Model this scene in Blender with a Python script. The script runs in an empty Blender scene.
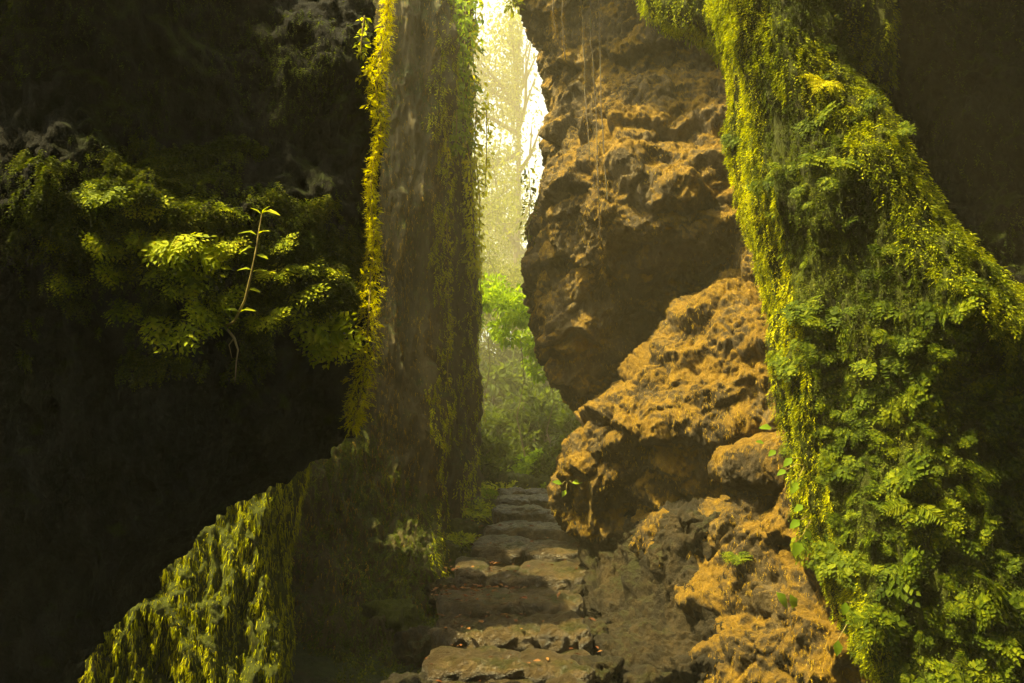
import bpy, math, random
import numpy as np
from mathutils import Vector, Matrix

rnd = random.Random(7)
RS = np.random.RandomState(11)
scene = bpy.context.scene
COL = scene.collection

# ------------------------------------------------------------------ camera
F = 760.0
CAM = np.array([0.0, 0.0, 1.5])
PITCH = math.radians(8.2)
CP, SP = math.cos(PITCH), math.sin(PITCH)
cam = bpy.data.cameras.new('camera')
cam.sensor_width = 36.0
cam.lens = F / 1024 * 36
cam.clip_start = 0.05
cam.clip_end = 300
camo = bpy.data.objects.new('camera', cam)
camo.location = CAM
camo.rotation_euler = (math.radians(90) + PITCH, 0, 0)
COL.objects.link(camo)
scene.camera = camo


def at(px, py, Y):
    """World point seen at photograph position px,py standing Y metres ahead."""
    u = (px - 512.0) / F
    v = (341.5 - py) / F
    d = np.array([u, CP - v * SP, SP + v * CP])
    return CAM + d * (Y / d[1])


def project(P):
    q = P - CAM
    z = q[..., 1] * CP + q[..., 2] * SP
    y = -q[..., 1] * SP + q[..., 2] * CP
    z = np.where(z < 0.05, 0.05, z)
    return 512 + F * q[..., 0] / z, 341.5 - F * y / z


# ------------------------------------------------------------------ noise
def _h(ix, iy, iz, seed):
    h = (ix.astype(np.uint32) * np.uint32(374761393)) ^ (iy.astype(np.uint32) * np.uint32(668265263)) \
        ^ (iz.astype(np.uint32) * np.uint32(2147483647 - 1274126177)) ^ np.uint32((seed * 974634777) & 0xffffffff)
    h = (h ^ (h >> np.uint32(13))) * np.uint32(1274126177)
    h = (h ^ (h >> np.uint32(16))) * np.uint32(2246822519)
    return h ^ (h >> np.uint32(15))


def noise(P, seed=0):
    P = np.asarray(P, dtype=np.float32)
    i = np.floor(P).astype(np.int64)
    f = P - i
    u = f * f * f * (f * (f * 6 - 15) + 10)
    out = 0
    for dx in (0, 1):
        wx = u[:, 0] if dx else 1 - u[:, 0]
        for dy in (0, 1):
            wy = u[:, 1] if dy else 1 - u[:, 1]
            for dz in (0, 1):
                wz = u[:, 2] if dz else 1 - u[:, 2]
                h = _h(i[:, 0] + dx, i[:, 1] + dy, i[:, 2] + dz, seed)
                gx = ((h & np.uint32(1023)).astype(np.float32) / 511.5) - 1
                gy = (((h >> np.uint32(10)) & np.uint32(1023)).astype(np.float32) / 511.5) - 1
                gz = (((h >> np.uint32(20)) & np.uint32(1023)).astype(np.float32) / 511.5) - 1
                out = out + wx * wy * wz * (gx * (f[:, 0] - dx) + gy * (f[:, 1] - dy) + gz * (f[:, 2] - dz))
    return out * 1.3


def fbm(P, f, octs=4, seed=0, gain=0.5, sc=(1, 1, 1)):
    P = P * (np.array(sc, dtype=np.float32) * f)
    a, o = 1.0, 0
    for k in range(octs):
        o = o + a * noise(P * 2.03 ** k + 17.3 * k, seed + k)
        a *= gain
    return o


def ridged(P, f, octs=3, seed=0, gain=0.5, sc=(1, 1, 1)):
    P = P * (np.array(sc, dtype=np.float32) * f)
    a, o = 1.0, 0
    for k in range(octs):
        o = o + a * (1 - 2.2 * np.abs(noise(P * 2.07 ** k + 9.1 * k, seed + k)))
        a *= gain
    return o


def billow(P, f, octs=3, seed=0, gain=0.5, sc=(1, 1, 1)):
    return -ridged(P, f, octs, seed, gain, sc)


def cells(P, f, seed=0, sc=(1, 1, 1)):
    """Worley: distances to the nearest and the second nearest feature point."""
    P = P * (np.array(sc, dtype=np.float32) * f)
    i = np.floor(P).astype(np.int64)
    d1 = np.full(len(P), 9.0)
    d2 = np.full(len(P), 9.0)
    for dx in (-1, 0, 1):
        for dy in (-1, 0, 1):
            for dz in (-1, 0, 1):
                c = i + np.array([dx, dy, dz])
                h = _h(c[:, 0], c[:, 1], c[:, 2], seed)
                q = np.stack([c[:, 0] + (h & np.uint32(1023)) / 1023.0,
                              c[:, 1] + ((h >> np.uint32(10)) & np.uint32(1023)) / 1023.0,
                              c[:, 2] + ((h >> np.uint32(20)) & np.uint32(1023)) / 1023.0], 1)
                d = np.sqrt(((P - q) ** 2).sum(1))
                n1 = np.minimum(d1, d)
                d2 = np.minimum(d2, np.maximum(d1, d))
                d1 = n1
    return d1, d2


# ------------------------------------------------------------------ mesh helpers
def mesh_np(name, V, Q, smooth=True):
    me = bpy.data.meshes.new(name)
    V = np.ascontiguousarray(V, dtype=np.float32)
    Q = np.ascontiguousarray(Q, dtype=np.int32)
    n = Q.shape[1]
    me.vertices.add(len(V))
    me.vertices.foreach_set('co', V.ravel())
    me.loops.add(Q.size)
    me.loops.foreach_set('vertex_index', Q.ravel())
    me.polygons.add(len(Q))
    me.polygons.foreach_set('loop_start', np.arange(0, Q.size, n, dtype=np.int32))
    me.polygons.foreach_set('use_smooth', np.full(len(Q), smooth))
    me.update(calc_edges=True)
    return me


def tag(o, label=None, cat=None, group=None, kind=None):
    if label: o['label'] = label
    if cat: o['category'] = cat
    if group: o['group'] = group
    if kind: o['kind'] = kind
    return o


def link(name, me, mat=None, parent=None):
    o = bpy.data.objects.new(name, me)
    COL.objects.link(o)
    if mat is not None and not me.materials:
        me.materials.append(mat)
    if parent is not None:
        o.parent = parent
    return o


def empty(name, loc=(0, 0, 0)):
    o = bpy.data.objects.new(name, None)
    o.empty_display_size = 0.1
    o.location = loc
    COL.objects.link(o)
    return o


def coords(me):
    a = np.empty(len(me.vertices) * 3, dtype=np.float32)
    me.vertices.foreach_get('co', a)
    return a.reshape(-1, 3)


def quads(me):
    a = np.empty(len(me.loops), dtype=np.int32)
    me.loops.foreach_get('vertex_index', a)
    return a.reshape(-1, 4)


def vnormals(V, Q):
    n = np.cross(V[Q[:, 2]] - V[Q[:, 0]], V[Q[:, 3]] - V[Q[:, 1]])
    out = np.zeros_like(V)
    for k in range(4):
        for a in range(3):
            out[:, a] += np.bincount(Q[:, k], n[:, a], len(V))
    return out / (np.linalg.norm(out, axis=1, keepdims=True) + 1e-9)


def subdivide(V, Q, levels):
    me = mesh_np('tmp', V, Q)
    o = bpy.data.objects.new('tmp', me)
    COL.objects.link(o)
    m = o.modifiers.new('s', 'SUBSURF')
    m.levels = m.render_levels = levels
    dg = bpy.context.evaluated_depsgraph_get()
    ev = o.evaluated_get(dg)
    me2 = ev.to_mesh()
    V2, Q2 = coords(me2).copy(), quads(me2).copy()
    ev.to_mesh_clear()
    bpy.data.objects.remove(o)
    bpy.data.meshes.remove(me)
    return V2, Q2


def surface_nets(S, o, h):
    """Quads over the zero set of the sampled distance field S (origin o, step h)."""
    ins = S < 0
    nx, ny, nz = S.shape
    c = np.zeros((nx - 1, ny - 1, nz - 1), dtype=np.int8)
    for dx in (0, 1):
        for dy in (0, 1):
            for dz in (0, 1):
                c += ins[dx:nx - 1 + dx, dy:ny - 1 + dy, dz:nz - 1 + dz]
    act = (c > 0) & (c < 8)
    I = np.argwhere(act)
    idx = np.full(act.shape, -1, dtype=np.int64)
    idx[act] = np.arange(len(I))
    acc = np.zeros((len(I), 3))
    cnt = np.zeros(len(I))
    corners = [(a, b, d) for a in (0, 1) for b in (0, 1) for d in (0, 1)]
    for a in corners:
        for ax in range(3):
            if a[ax]: continue
            b = list(a); b[ax] = 1
            va = S[I[:, 0] + a[0], I[:, 1] + a[1], I[:, 2] + a[2]]
            vb = S[I[:, 0] + b[0], I[:, 1] + b[1], I[:, 2] + b[2]]
            m = (va < 0) != (vb < 0)
            t = np.where(m, va / np.where(m, va - vb, 1), 0)
            p = np.array(a, dtype=float)[None] + np.zeros((len(I), 3))
            p[:, ax] += t
            acc += p * m[:, None]
            cnt += m
    V = (I + acc / cnt[:, None]) * h + o
    Q = []
    for ax in range(3):
        u, w = [(1, 2), (2, 0), (0, 1)][ax]
        sl0 = [slice(None)] * 3; sl1 = [slice(None)] * 3
        sl0[ax] = slice(0, -1); sl1[ax] = slice(1, None)
        a, b = ins[tuple(sl0)], ins[tuple(sl1)]
        E = np.argwhere(a != b)
        E = E[(E[:, u] > 0) & (E[:, w] > 0) & (E[:, u] < S.shape[u] - 1) & (E[:, w] < S.shape[w] - 1)]
        flip = ~a[E[:, 0], E[:, 1], E[:, 2]]
        q = []
        for du, dw in ((-1, -1), (0, -1), (0, 0), (-1, 0)):
            e = E.copy(); e[:, u] += du; e[:, w] += dw
            q.append(idx[e[:, 0], e[:, 1], e[:, 2]])
        q = np.stack(q, 1)
        q[flip] = q[flip][:, ::-1]
        Q.append(q)
    return V, np.concatenate(Q)


def smax(a, b, k):
    h = np.clip(0.5 + 0.5 * (a - b) / k, 0, 1)
    return b + (a - b) * h + k * h * (1 - h)


def polydist(px, py, poly):
    """Signed distance to a closed outline (negative inside)."""
    d = np.full(px.shape, 1e9)
    s = np.zeros(px.shape, dtype=bool)
    n = len(poly)
    for i in range(n):
        ax, ay = poly[i]; bx, by = poly[(i + 1) % n]
        ex, ey = bx - ax, by - ay
        wx, wy = px - ax, py - ay
        t = np.clip((wx * ex + wy * ey) / (ex * ex + ey * ey + 1e-9), 0, 1)
        d = np.minimum(d, (wx - ex * t) ** 2 + (wy - ey * t) ** 2)
        c = ((ay > py) != (by > py)) & (px < (bx - ax) * (py - ay) / ((by - ay) if by != ay else 1e-9) + ax)
        s ^= c
    d = np.sqrt(d)
    return np.where(s, -d, d)


def depth_map(pts, sig=80.0):
    def f(px, py):
        w = 0; a = 0
        for x, y, d in pts:
            r2 = (px - x) ** 2 + (py - y) ** 2
            g = np.exp(-r2 / (2 * sig * sig)) + 1e-4 / (1 + r2 / 1e5)
            w = w + g; a = a + g * d
        return a / w
    return f


ROCK = {}


def rock(name, poly, pts, back, box, h=0.07, k=0.3, levels=2, disp=None, sig=80.0, warp=0.12, mat=None, label=None,
         cat='rock', wf=1.1, crest=None):
    """A solid rock mass: its outline, its front relief in metres and its real thickness become a distance field
    that is meshed, refined and roughened with noise."""
    (x0, x1), (y0, y1), (z0, z1) = box
    X = np.arange(x0 - 2 * h, x1 + 2 * h, h); Y = np.arange(y0 - 2 * h, y1 + 2 * h, h); Z = np.arange(z0 - 2 * h, z1 + 2 * h, h)
    gx, gy, gz = np.meshgrid(X, Y, Z, indexing='ij')
    P = np.stack([gx.ravel(), gy.ravel(), gz.ravel()], 1)
    px, py = project(P)
    d2 = polydist(px, py, poly) * np.maximum(P[:, 1], 0.3) / F
    fr = (depth_map(pts, sig)(px, py) - P[:, 1]) * 0.8
    bk = P[:, 1] - back
    s = smax(smax(d2, fr, k), bk, k)
    if warp:
        s = s + warp * fbm(P, wf, 2, 5)
    # the block ends inside its box
    for a, (lo, hi) in enumerate(((x0, x1), (y0 - 9, y1), (z0, z1))):
        s = np.maximum(s, np.maximum(lo - P[:, a], P[:, a] - hi))
    if crest is not None:
        s = np.maximum(s, (P[:, 2] - np.interp(P[:, 1], *crest)) * 0.8)
    V, Q = surface_nets(s.reshape(gx.shape), np.array([X[0], Y[0], Z[0]]), h)
    V, Q = subdivide(V, Q, levels)
    V = V.astype(np.float32)
    N = vnormals(V, Q)
    if disp:
        V = V + disp(V, N)
    me = mesh_np(name, V, Q)
    o = link(name, me, mat)
    tag(o, label, cat)
    ROCK[name] = (V, Q)
    return o

# ------------------------------------------------------------------ materials
def nodes(name):
    m = bpy.data.materials.new(name)
    m.use_nodes = True
    nt = m.node_tree
    nt.nodes.clear()
    return m, nt


def N(nt, typ, **kw):
    n = nt.nodes.new(typ)
    for k, v in kw.items():
        if k.startswith('i_'):
            n.inputs[k[2:].replace('_', ' ')].default_value = v
        else:
            setattr(n, k, v)
    return n


def ramp(nt, stops):
    r = nt.nodes.new('ShaderNodeValToRGB')
    e = r.color_ramp.elements
    while len(e) < len(stops): e.new(0.5)
    for i, (p, c) in enumerate(stops):
        e[i].position = p; e[i].color = (*c, 1)
    return r


def rock_mat(name, stops, moss=(0.05, 0.07, 0.01), moss_amt=0.5, moss_scale=1.5, zs=1.0, bump=0.6, rough=0.85, fine=30.0, spec=0.3):
    m, nt = nodes(name)
    L = nt.links.new
    tc = N(nt, 'ShaderNodeTexCoord')
    mp = N(nt, 'ShaderNodeMapping'); mp.inputs['Scale'].default_value = (1, 1, zs)
    L(tc.outputs['Object'], mp.inputs['Vector'])
    n1 = N(nt, 'ShaderNodeTexNoise', i_Scale=2.2, i_Detail=8.0, i_Roughness=0.65)
    L(mp.outputs[0], n1.inputs['Vector'])
    n2 = N(nt, 'ShaderNodeTexNoise', i_Scale=fine * 0.5, i_Detail=5.0, i_Roughness=0.7)
    L(mp.outputs[0], n2.inputs['Vector'])
    mx = N(nt, 'ShaderNodeMath', operation='MULTIPLY_ADD'); mx.inputs[1].default_value = 0.45
    L(n2.outputs['Fac'], mx.inputs[0])
    sub = N(nt, 'ShaderNodeMath', operation='SUBTRACT'); sub.inputs[1].default_value = 0.22
    L(n1.outputs['Fac'], sub.inputs[0]); L(sub.outputs[0], mx.inputs[2])
    r = ramp(nt, stops)
    L(mx.outputs[0], r.inputs['Fac'])
    # moss grows in patches, more where the rock faces up
    n3 = N(nt, 'ShaderNodeTexNoise', i_Scale=moss_scale, i_Detail=7.0, i_Roughness=0.7)
    L(tc.outputs['Object'], n3.inputs['Vector'])
    ge = N(nt, 'ShaderNodeNewGeometry')
    sx = N(nt, 'ShaderNodeSeparateXYZ'); L(ge.outputs['Normal'], sx.inputs[0])
    a1 = N(nt, 'ShaderNodeMath', operation='MULTIPLY_ADD'); a1.inputs[1].default_value = 0.16
    L(sx.outputs['Z'], a1.inputs[0]); L(n3.outputs['Fac'], a1.inputs[2])
    mr = N(nt, 'ShaderNodeMapRange'); mr.inputs['From Min'].default_value = 0.68 - moss_amt * 0.3
    mr.inputs['From Max'].default_value = 0.80 - moss_amt * 0.3
    L(a1.outputs[0], mr.inputs['Value'])
    mc = ramp(nt, [(0.3, tuple(c * 0.55 for c in moss)), (0.7, tuple(c * 1.5 for c in moss))])
    L(n2.outputs['Fac'], mc.inputs['Fac'])
    mix = N(nt, 'ShaderNodeMix', data_type='RGBA')
    L(mr.outputs[0], mix.inputs[0]); L(r.outputs[0], mix.inputs[6]); L(mc.outputs[0], mix.inputs[7])
    b = N(nt, 'ShaderNodeBsdfPrincipled')
    b.inputs['Roughness'].default_value = rough
    b.inputs['Specular IOR Level'].default_value = spec
    L(mix.outputs[2], b.inputs['Base Color'])
    n4 = N(nt, 'ShaderNodeTexNoise', i_Scale=fine, i_Detail=6.0, i_Roughness=0.72)
    L(mp.outputs[0], n4.inputs['Vector'])
    bp = N(nt, 'ShaderNodeBump'); bp.inputs['Strength'].default_value = min(1.0, bump * 1.4); bp.inputs['Distance'].default_value = 0.10
    L(n4.outputs['Fac'], bp.inputs['Height']); L(bp.outputs[0], b.inputs['Normal'])
    o = N(nt, 'ShaderNodeOutputMaterial')
    L(b.outputs[0], o.inputs[0])
    return m


def leaf_mat(name, stops, transl=0.45, rough=0.6, spec=0.08, obj_random=False, tint=(1.3, 1.25, 0.6)):
    m, nt = nodes(name)
    L = nt.links.new
    if obj_random:
        ri = N(nt, 'ShaderNodeObjectInfo').outputs['Random']
    else:
        ri = None
    ge = N(nt, 'ShaderNodeNewGeometry')
    isl = ge.outputs['Random Per Island']
    tc = N(nt, 'ShaderNodeNewGeometry')
    n = N(nt, 'ShaderNodeTexNoise', i_Scale=3.5, i_Detail=4.0, i_Roughness=0.6)
    L(tc.outputs['Position'], n.inputs['Vector'])
    s = N(nt, 'ShaderNodeMath', operation='MULTIPLY_ADD'); s.inputs[1].default_value = 0.45
    L(isl, s.inputs[0])
    t = N(nt, 'ShaderNodeMath', operation='MULTIPLY_ADD'); t.inputs[1].default_value = 1.2; t.inputs[2].default_value = -0.33
    L(n.outputs['Fac'], t.inputs[0]); L(t.outputs[0], s.inputs[2])
    src = s.outputs[0]
    if ri is not None:
        q = N(nt, 'ShaderNodeMath', operation='MULTIPLY_ADD'); q.inputs[1].default_value = 0.35
        L(ri, q.inputs[0])
        w = N(nt, 'ShaderNodeMath', operation='SUBTRACT'); w.inputs[1].default_value = 0.17
        L(src, w.inputs[0]); L(w.outputs[0], q.inputs[2]); src = q.outputs[0]
    r = ramp(nt, stops)
    L(src, r.inputs['Fac'])
    b = N(nt, 'ShaderNodeBsdfPrincipled')
    b.inputs['Roughness'].default_value = rough
    b.inputs['Specular IOR Level'].default_value = spec
    L(r.outputs[0], b.inputs['Base Color'])
    tl = N(nt, 'ShaderNodeBsdfTranslucent')
    mm = N(nt, 'ShaderNodeMix', data_type='RGBA', blend_type='MULTIPLY'); mm.inputs[0].default_value = 1
    L(r.outputs[0], mm.inputs[6]); mm.inputs[7].default_value = (*tint, 1)
    L(mm.outputs[2], tl.inputs['Color'])
    ms = N(nt, 'ShaderNodeMixShader'); ms.inputs[0].default_value = transl
    L(b.outputs[0], ms.inputs[1]); L(tl.outputs[0], ms.inputs[2])
    o = N(nt, 'ShaderNodeOutputMaterial')
    L(ms.outputs[0], o.inputs[0])
    return m


M = {}
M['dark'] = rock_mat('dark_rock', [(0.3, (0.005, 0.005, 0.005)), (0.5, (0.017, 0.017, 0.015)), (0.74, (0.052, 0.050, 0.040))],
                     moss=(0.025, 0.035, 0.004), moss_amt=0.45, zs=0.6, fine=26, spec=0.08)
M['wall'] = rock_mat('grey_brown_rock', [(0.2, (0.02, 0.016, 0.007)), (0.5, (0.085, 0.066, 0.026)), (0.8, (0.17, 0.125, 0.05))],
                     moss=(0.045, 0.055, 0.006), moss_amt=0.5, zs=0.35, fine=24)
M['gold'] = rock_mat('ochre_rock', [(0.22, (0.022, 0.014, 0.005)), (0.5, (0.095, 0.065, 0.026)), (0.78, (0.26, 0.185, 0.075))],
                     moss=(0.27, 0.155, 0.015), moss_amt=0.66, moss_scale=2.2, zs=0.6, fine=34, bump=0.9)
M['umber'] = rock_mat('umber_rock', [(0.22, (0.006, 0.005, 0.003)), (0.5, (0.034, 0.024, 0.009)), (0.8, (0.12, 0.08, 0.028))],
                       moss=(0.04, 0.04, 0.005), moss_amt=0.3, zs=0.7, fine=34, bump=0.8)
M['mossrock'] = rock_mat('mossy_rock', [(0.22, (0.02, 0.02, 0.008)), (0.5, (0.06, 0.06, 0.015)), (0.8, (0.12, 0.11, 0.03))],
                         moss=(0.08, 0.095, 0.003), moss_amt=1.0, zs=0.5, fine=40, bump=0.9)
M['step'] = rock_mat('worn_step_stone', [(0.22, (0.016, 0.011, 0.005)), (0.5, (0.095, 0.064, 0.025)), (0.8, (0.30, 0.205, 0.085))],
                     moss=(0.045, 0.045, 0.006), moss_amt=0.12, moss_scale=3, fine=30, bump=0.8, rough=0.36, spec=0.6)
M['earth'] = rock_mat('earth', [(0.2, (0.015, 0.011, 0.006)), (0.5, (0.05, 0.036, 0.018)), (0.8, (0.10, 0.075, 0.035))],
                      moss=(0.04, 0.055, 0.01), moss_amt=0.6, fine=20, bump=0.8)
# ------------------------------------------------------------------ the rocks of the gorge
TOP = 8.3


def d_cliff(a=1.0, zs=0.35, seed=0, fine=1.0):
    def f(V, n):
        h = 0.12 * fbm(V, 1.3, 3, seed, sc=(1, 1, 0.6)) + 0.08 * ridged(V + 0.1 * noise(V * 1.7, seed + 50)[:, None], 2.6, 3, seed + 9, 0.6, sc=(1, 1, zs)) \
            + 0.045 * fine * billow(V, 8.0, 4, seed + 20, 0.6, sc=(1, 1, zs * 1.2)) + 0.016 * fine * fbm(V, 30, 2, seed + 31, sc=(1, 1, 0.6))
        h = h - np.percentile(h, 80)
        return (n * (a * h)[:, None]).astype(np.float32)
    return f


def d_gold(a=1.0, seed=40, led=0.17):
    def f(V, n):
        q = V + 0.10 * np.stack([noise(V * 2.2, 71), noise(V * 2.2, 72), noise(V * 2.2, 73)], 1)
        c1, c2 = cells(q, 1.9, seed, sc=(1, 1, 1.25))
        c3, c4 = cells(q, 6.0, seed + 1, sc=(1, 1, 0.75))
        h = 0.15 * (0.5 - c1) + 0.012 * (0.5 - c3) + 0.05 * np.minimum(c2 - c1, 0.25) \
            + 0.07 * ridged(V, 2.2, 3, seed + 9, sc=(1, 1, 1.1)) + 0.020 * billow(V, 8.0, 3, seed + 20, sc=(1, 1, 0.55)) \
            + 0.020 * ridged(V + 0.03 * np.stack([noise(V * 7, 74), noise(V * 7, 75), noise(V * 7, 76)], 1), 15, 3, seed + 25, 0.6, sc=(1, 1, 0.6)) \
            + 0.012 * fbm(V, 34, 2, seed + 31, sc=(1, 1, 0.7))
        k1, k2 = cells(q + 0.05 * noise(V * 5, 79)[:, None], 2.7, seed + 5, sc=(1, 1, 0.7))
        h = h - 0.045 * np.exp(-(k2 - k1) / 0.07)
        t = V[:, 2] * 1.15 + 0.9 * noise(V * 0.9, 77) + 0.35 * noise(V * 2.6, 78) + 0.25 * V[:, 0]
        t = t - np.floor(t)
        h = h + led * (np.clip(t / 0.12, 0, 1) * (1 - t) - 0.4)
        h = h - np.percentile(h, 80)
        # little dripping fringes: the lumps sag
        out = n * (a * h)[:, None]
        out[:, 2] -= 0.05 * a * np.clip(noise(V * np.array([9, 9, 3]), 90), 0, 1) * (n[:, 1] < 0.2)
        return out.astype(np.float32)
    return f


def d_curtain(a=1.0, seed=60, f1=5.0):
    def f(V, n):
        q = V.copy()
        q[:, 0] += 0.10 * noise(V * np.array([1.5, 1.5, 2.2]), 3)
        h = 0.09 * ridged(q, f1 * 0.5, 2, seed, sc=(1, 1, 0.12)) + 0.05 * ridged(q, f1 * 1.6, 2, seed + 3, sc=(1, 1, 0.12)) \
            + 0.026 * billow(V, 11, 3, seed + 5, sc=(1, 1, 0.28)) + 0.012 * fbm(V, 34, 2, seed + 7)
        h = h - np.percentile(h, 80)
        return (n * (a * h)[:, None]).astype(np.float32)
    return f


rock('overhanging_rock',
     [(-2500, -330), (-300, -330), (60, -220), (200, -80), (390, -55), (387, 0), (378, 60), (370, 140), (368, 250), (368, 340), (365, 392), (354, 434),
      (326, 460), (303, 475), (254, 502), (206, 540), (156, 586), (112, 630), (76, 683), (10, 780), (-600, 1100), (-2500, 1100)],
     [(370, 100, 3.62), (365, 330, 3.6), (365, 220, 3.6), (305, 90, 3.75), (305, 190, 3.68), (200, 60, 3.38), (250, 140, 3.5), (120, 110, 3.25), (60, 60, 3.1), (275, 285, 3.08),
      (210, 240, 2.8), (130, 240, 2.82), (60, 250, 3.0), (240, 330, 3.05), (310, 320, 3.45), (150, 330, 3.0), (100, 390, 3.25), (220, 430, 3.45), (330, 410, 3.6), (0, 80, 3.05), (0, 500, 3.3),
      (100, 540, 3.4), (0, 250, 3.1), (-200, 0, 3.0), (-300, 200, 3.1), (-300, 600, 3.2), (-1000, 300, 3.2), (200, -400, 3.7), (350, -400, 4.0)],
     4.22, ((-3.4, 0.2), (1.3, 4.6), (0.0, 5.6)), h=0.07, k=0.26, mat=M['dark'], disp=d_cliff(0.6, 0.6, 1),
     label='huge dark overhanging rock on the left with a slanting underside, ferns growing on its face', warp=0.10)

rock('mossy_column',
     [(-200, -150), (285, -150), (300, 300), (325, 380), (305, 466), (299, 500), (289, 545), (285, 610), (286, 683), (295, 900), (-200, 900)],  # hidden upper part raised to keep the sun off the path
     [(290, 500, 5.4), (240, 560, 4.95), (290, 640, 5.3), (170, 600, 4.9), (100, 640, 4.9), (0, 650, 4.8), (200, 400, 5.4), (200, 0, 5.3), (200, 200, 5.4), (210, 670, 4.4), (60, 690, 4.3), (280, 700, 4.6)],
     6.5, ((-3.8, -1.1), (4.3, 6.6), (-0.4, 4.8)), h=0.06, k=0.25, mat=M['mossrock'], disp=d_curtain(0.9, 60, 7.5),
     label='rock column draped in bright hanging moss below the dark overhang', warp=0.05)

rock('gorge_wall',
     [(-900, -1400), (452, -1400), (447, 0), (446, 120), (443, 260), (446, 380), (446, 470), (443, 540), (434, 590), (432, 640), (436, 700), (440, 900), (-900, 900)],
     [(380, 60, 7.4), (380, 250, 7.2), (440, 250, 8.3), (445, 450, 8.3), (320, 250, 6.9), (300, 500, 6.6), (370, 500, 6.9), (350, 600, 6.4), (410, 640, 6.0), (400, 720, 5.4), (300, 720, 5.4),
      (300, 650, 6.0), (440, 560, 7.6), (440, -300, 8.4), (200, 0, 7), (0, 400, 6.9), (400, 400, 7.2)],
     10.4, ((-4.2, 0), (5.2, 10.5), (-0.5, 7.5)), h=0.075, k=0.35, mat=M['wall'], disp=d_cliff(1.35, 0.14, 3), crest=([5, 6.4, 6.9, 8.2, 9.0], [7.3, 7.0, 6.2, 6.85, 7.5]),
     label='tall grey-brown rock wall behind the dark overhang, mossy towards its foot', warp=0.10, sig=70)

rock('rock_pillar',
     [(300, -1400), (468, -1400), (465, 0), (468, 100), (470, 200), (474, 300), (473, 400), (476, 470), (470, 530), (462, 575), (440, 620), (300, 800)],
     [(465, 300, 10.2), (430, 300, 9.6), (465, 550, 9.4), (440, 0, 9.9)],
     13.5, ((-3.2, 0), (8.8, 13.6), (-0.4, TOP)), h=0.08, k=0.3, mat=M['wall'], disp=d_cliff(1.2, 0.14, 5),
     label='narrow rock pillar edged with rim-light-coloured moss, standing behind the tall wall beside the gap', warp=0.06)

rock('hanging_rock',
     [(495, -1500), (500, -200), (512, -20), (530, 22), (545, 60), (550, 110), (544, 170), (533, 225), (529, 268), (535, 318), (548, 360), (565, 394), (580, 417),
      (600, 404), (640, 400), (760, 470), (1200, 470), (2000, 400), (2000, -1500)],
     [(535, 270, 8.4), (545, 100, 8.6), (570, 40, 8.0), (590, 200, 7.3), (570, 330, 7.6), (580, 400, 8.1), (640, 60, 7.3), (640, 150, 6.9),
      (650, 215, 6.5), (700, 215, 6.4), (690, 95, 7.7), (720, 60, 7.6), (610, 260, 7.0), (625, 320, 7.9), (660, 285, 8.0), (620, 370, 8.2), (730, 150, 6.8), (700, 260, 6.8),
      (640, -150, 7.0), (560, -300, 8.0), (800, 200, 6.3), (720, 330, 7.6), (1000, 200, 6.3), (680, 170, 7.0)],
     10.8, ((-0.3, 4.6), (5.9, 10.9), (1.2, TOP)), h=0.07, k=0.32, mat=M['gold'], disp=d_gold(0.95), sig=38,
     label='big ochre rock hanging over the path, its pointed underside dark', warp=0.10)

rock('ochre_boulder',
     [(770, 225), (735, 250), (712, 272), (668, 316), (640, 352), (618, 380), (592, 412), (564, 444), (556, 470), (556, 505), (566, 524), (590, 545),
      (640, 556), (720, 560), (900, 560), (950, 400), (950, 225)],
     [(565, 470, 6.9), (600, 430, 6.45), (640, 370, 6.7), (680, 330, 6.7), (740, 270, 6.6), (700, 380, 5.9), (640, 440, 6.1), (650, 480, 6.25), (600, 520, 6.8),
      (660, 530, 6.6), (740, 420, 5.8), (760, 350, 5.7), (720, 480, 6.3), (850, 400, 5.6)],
     8.6, ((0.1, 3.6), (5.2, 8.7), (0.3, 4.2)), h=0.055, k=0.26, mat=M['gold'], disp=d_gold(0.9, 44, 0.16), sig=40,
     label='large rust-ochre boulder bulging over the path, below the hanging rock', warp=0.07)

rock('lower_rock',
     [(640, 500), (640, 545), (664, 590), (680, 640), (690, 683), (690, 900), (1500, 900), (1500, 470), (880, 455), (800, 462), (745, 480), (700, 520), (650, 520)],
     [(600, 560, 7.0), (600, 640, 6.1), (650, 600, 6.1), (690, 540, 5.9), (700, 600, 5.2), (760, 520, 5.0), (800, 600, 4.6), (740, 660, 4.6), (660, 660, 5.3),
      (860, 650, 4.2), (850, 520, 4.5), (1000, 600, 4.0), (620, 680, 5.4)],
     7.8, ((0.4, 4.2), (3.9, 7.9), (-0.5, 1.6)), h=0.055, k=0.22, mat=M['gold'], disp=d_gold(1.0, 48, 0.14), sig=45,
     label='broad ochre rock at the lower right of the path, beside the dark footing', warp=0.08)

rock('dark_footing',
     [(580, 510), (574, 545), (586, 600), (600, 640), (598, 683), (588, 900), (900, 900), (900, 560), (760, 510)],
     [(600, 560, 7.0), (600, 640, 6.0), (650, 600, 5.8), (690, 560, 5.6), (660, 660, 5.2), (620, 690, 5.3), (720, 640, 5.0), (640, 730, 4.9), (800, 600, 5.2)],
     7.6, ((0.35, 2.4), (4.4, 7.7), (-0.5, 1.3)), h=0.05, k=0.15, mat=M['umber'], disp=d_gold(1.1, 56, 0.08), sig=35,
     label='dark jagged rock footing beside the steps, under the rust-ochre boulder', warp=0.08)

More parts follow.
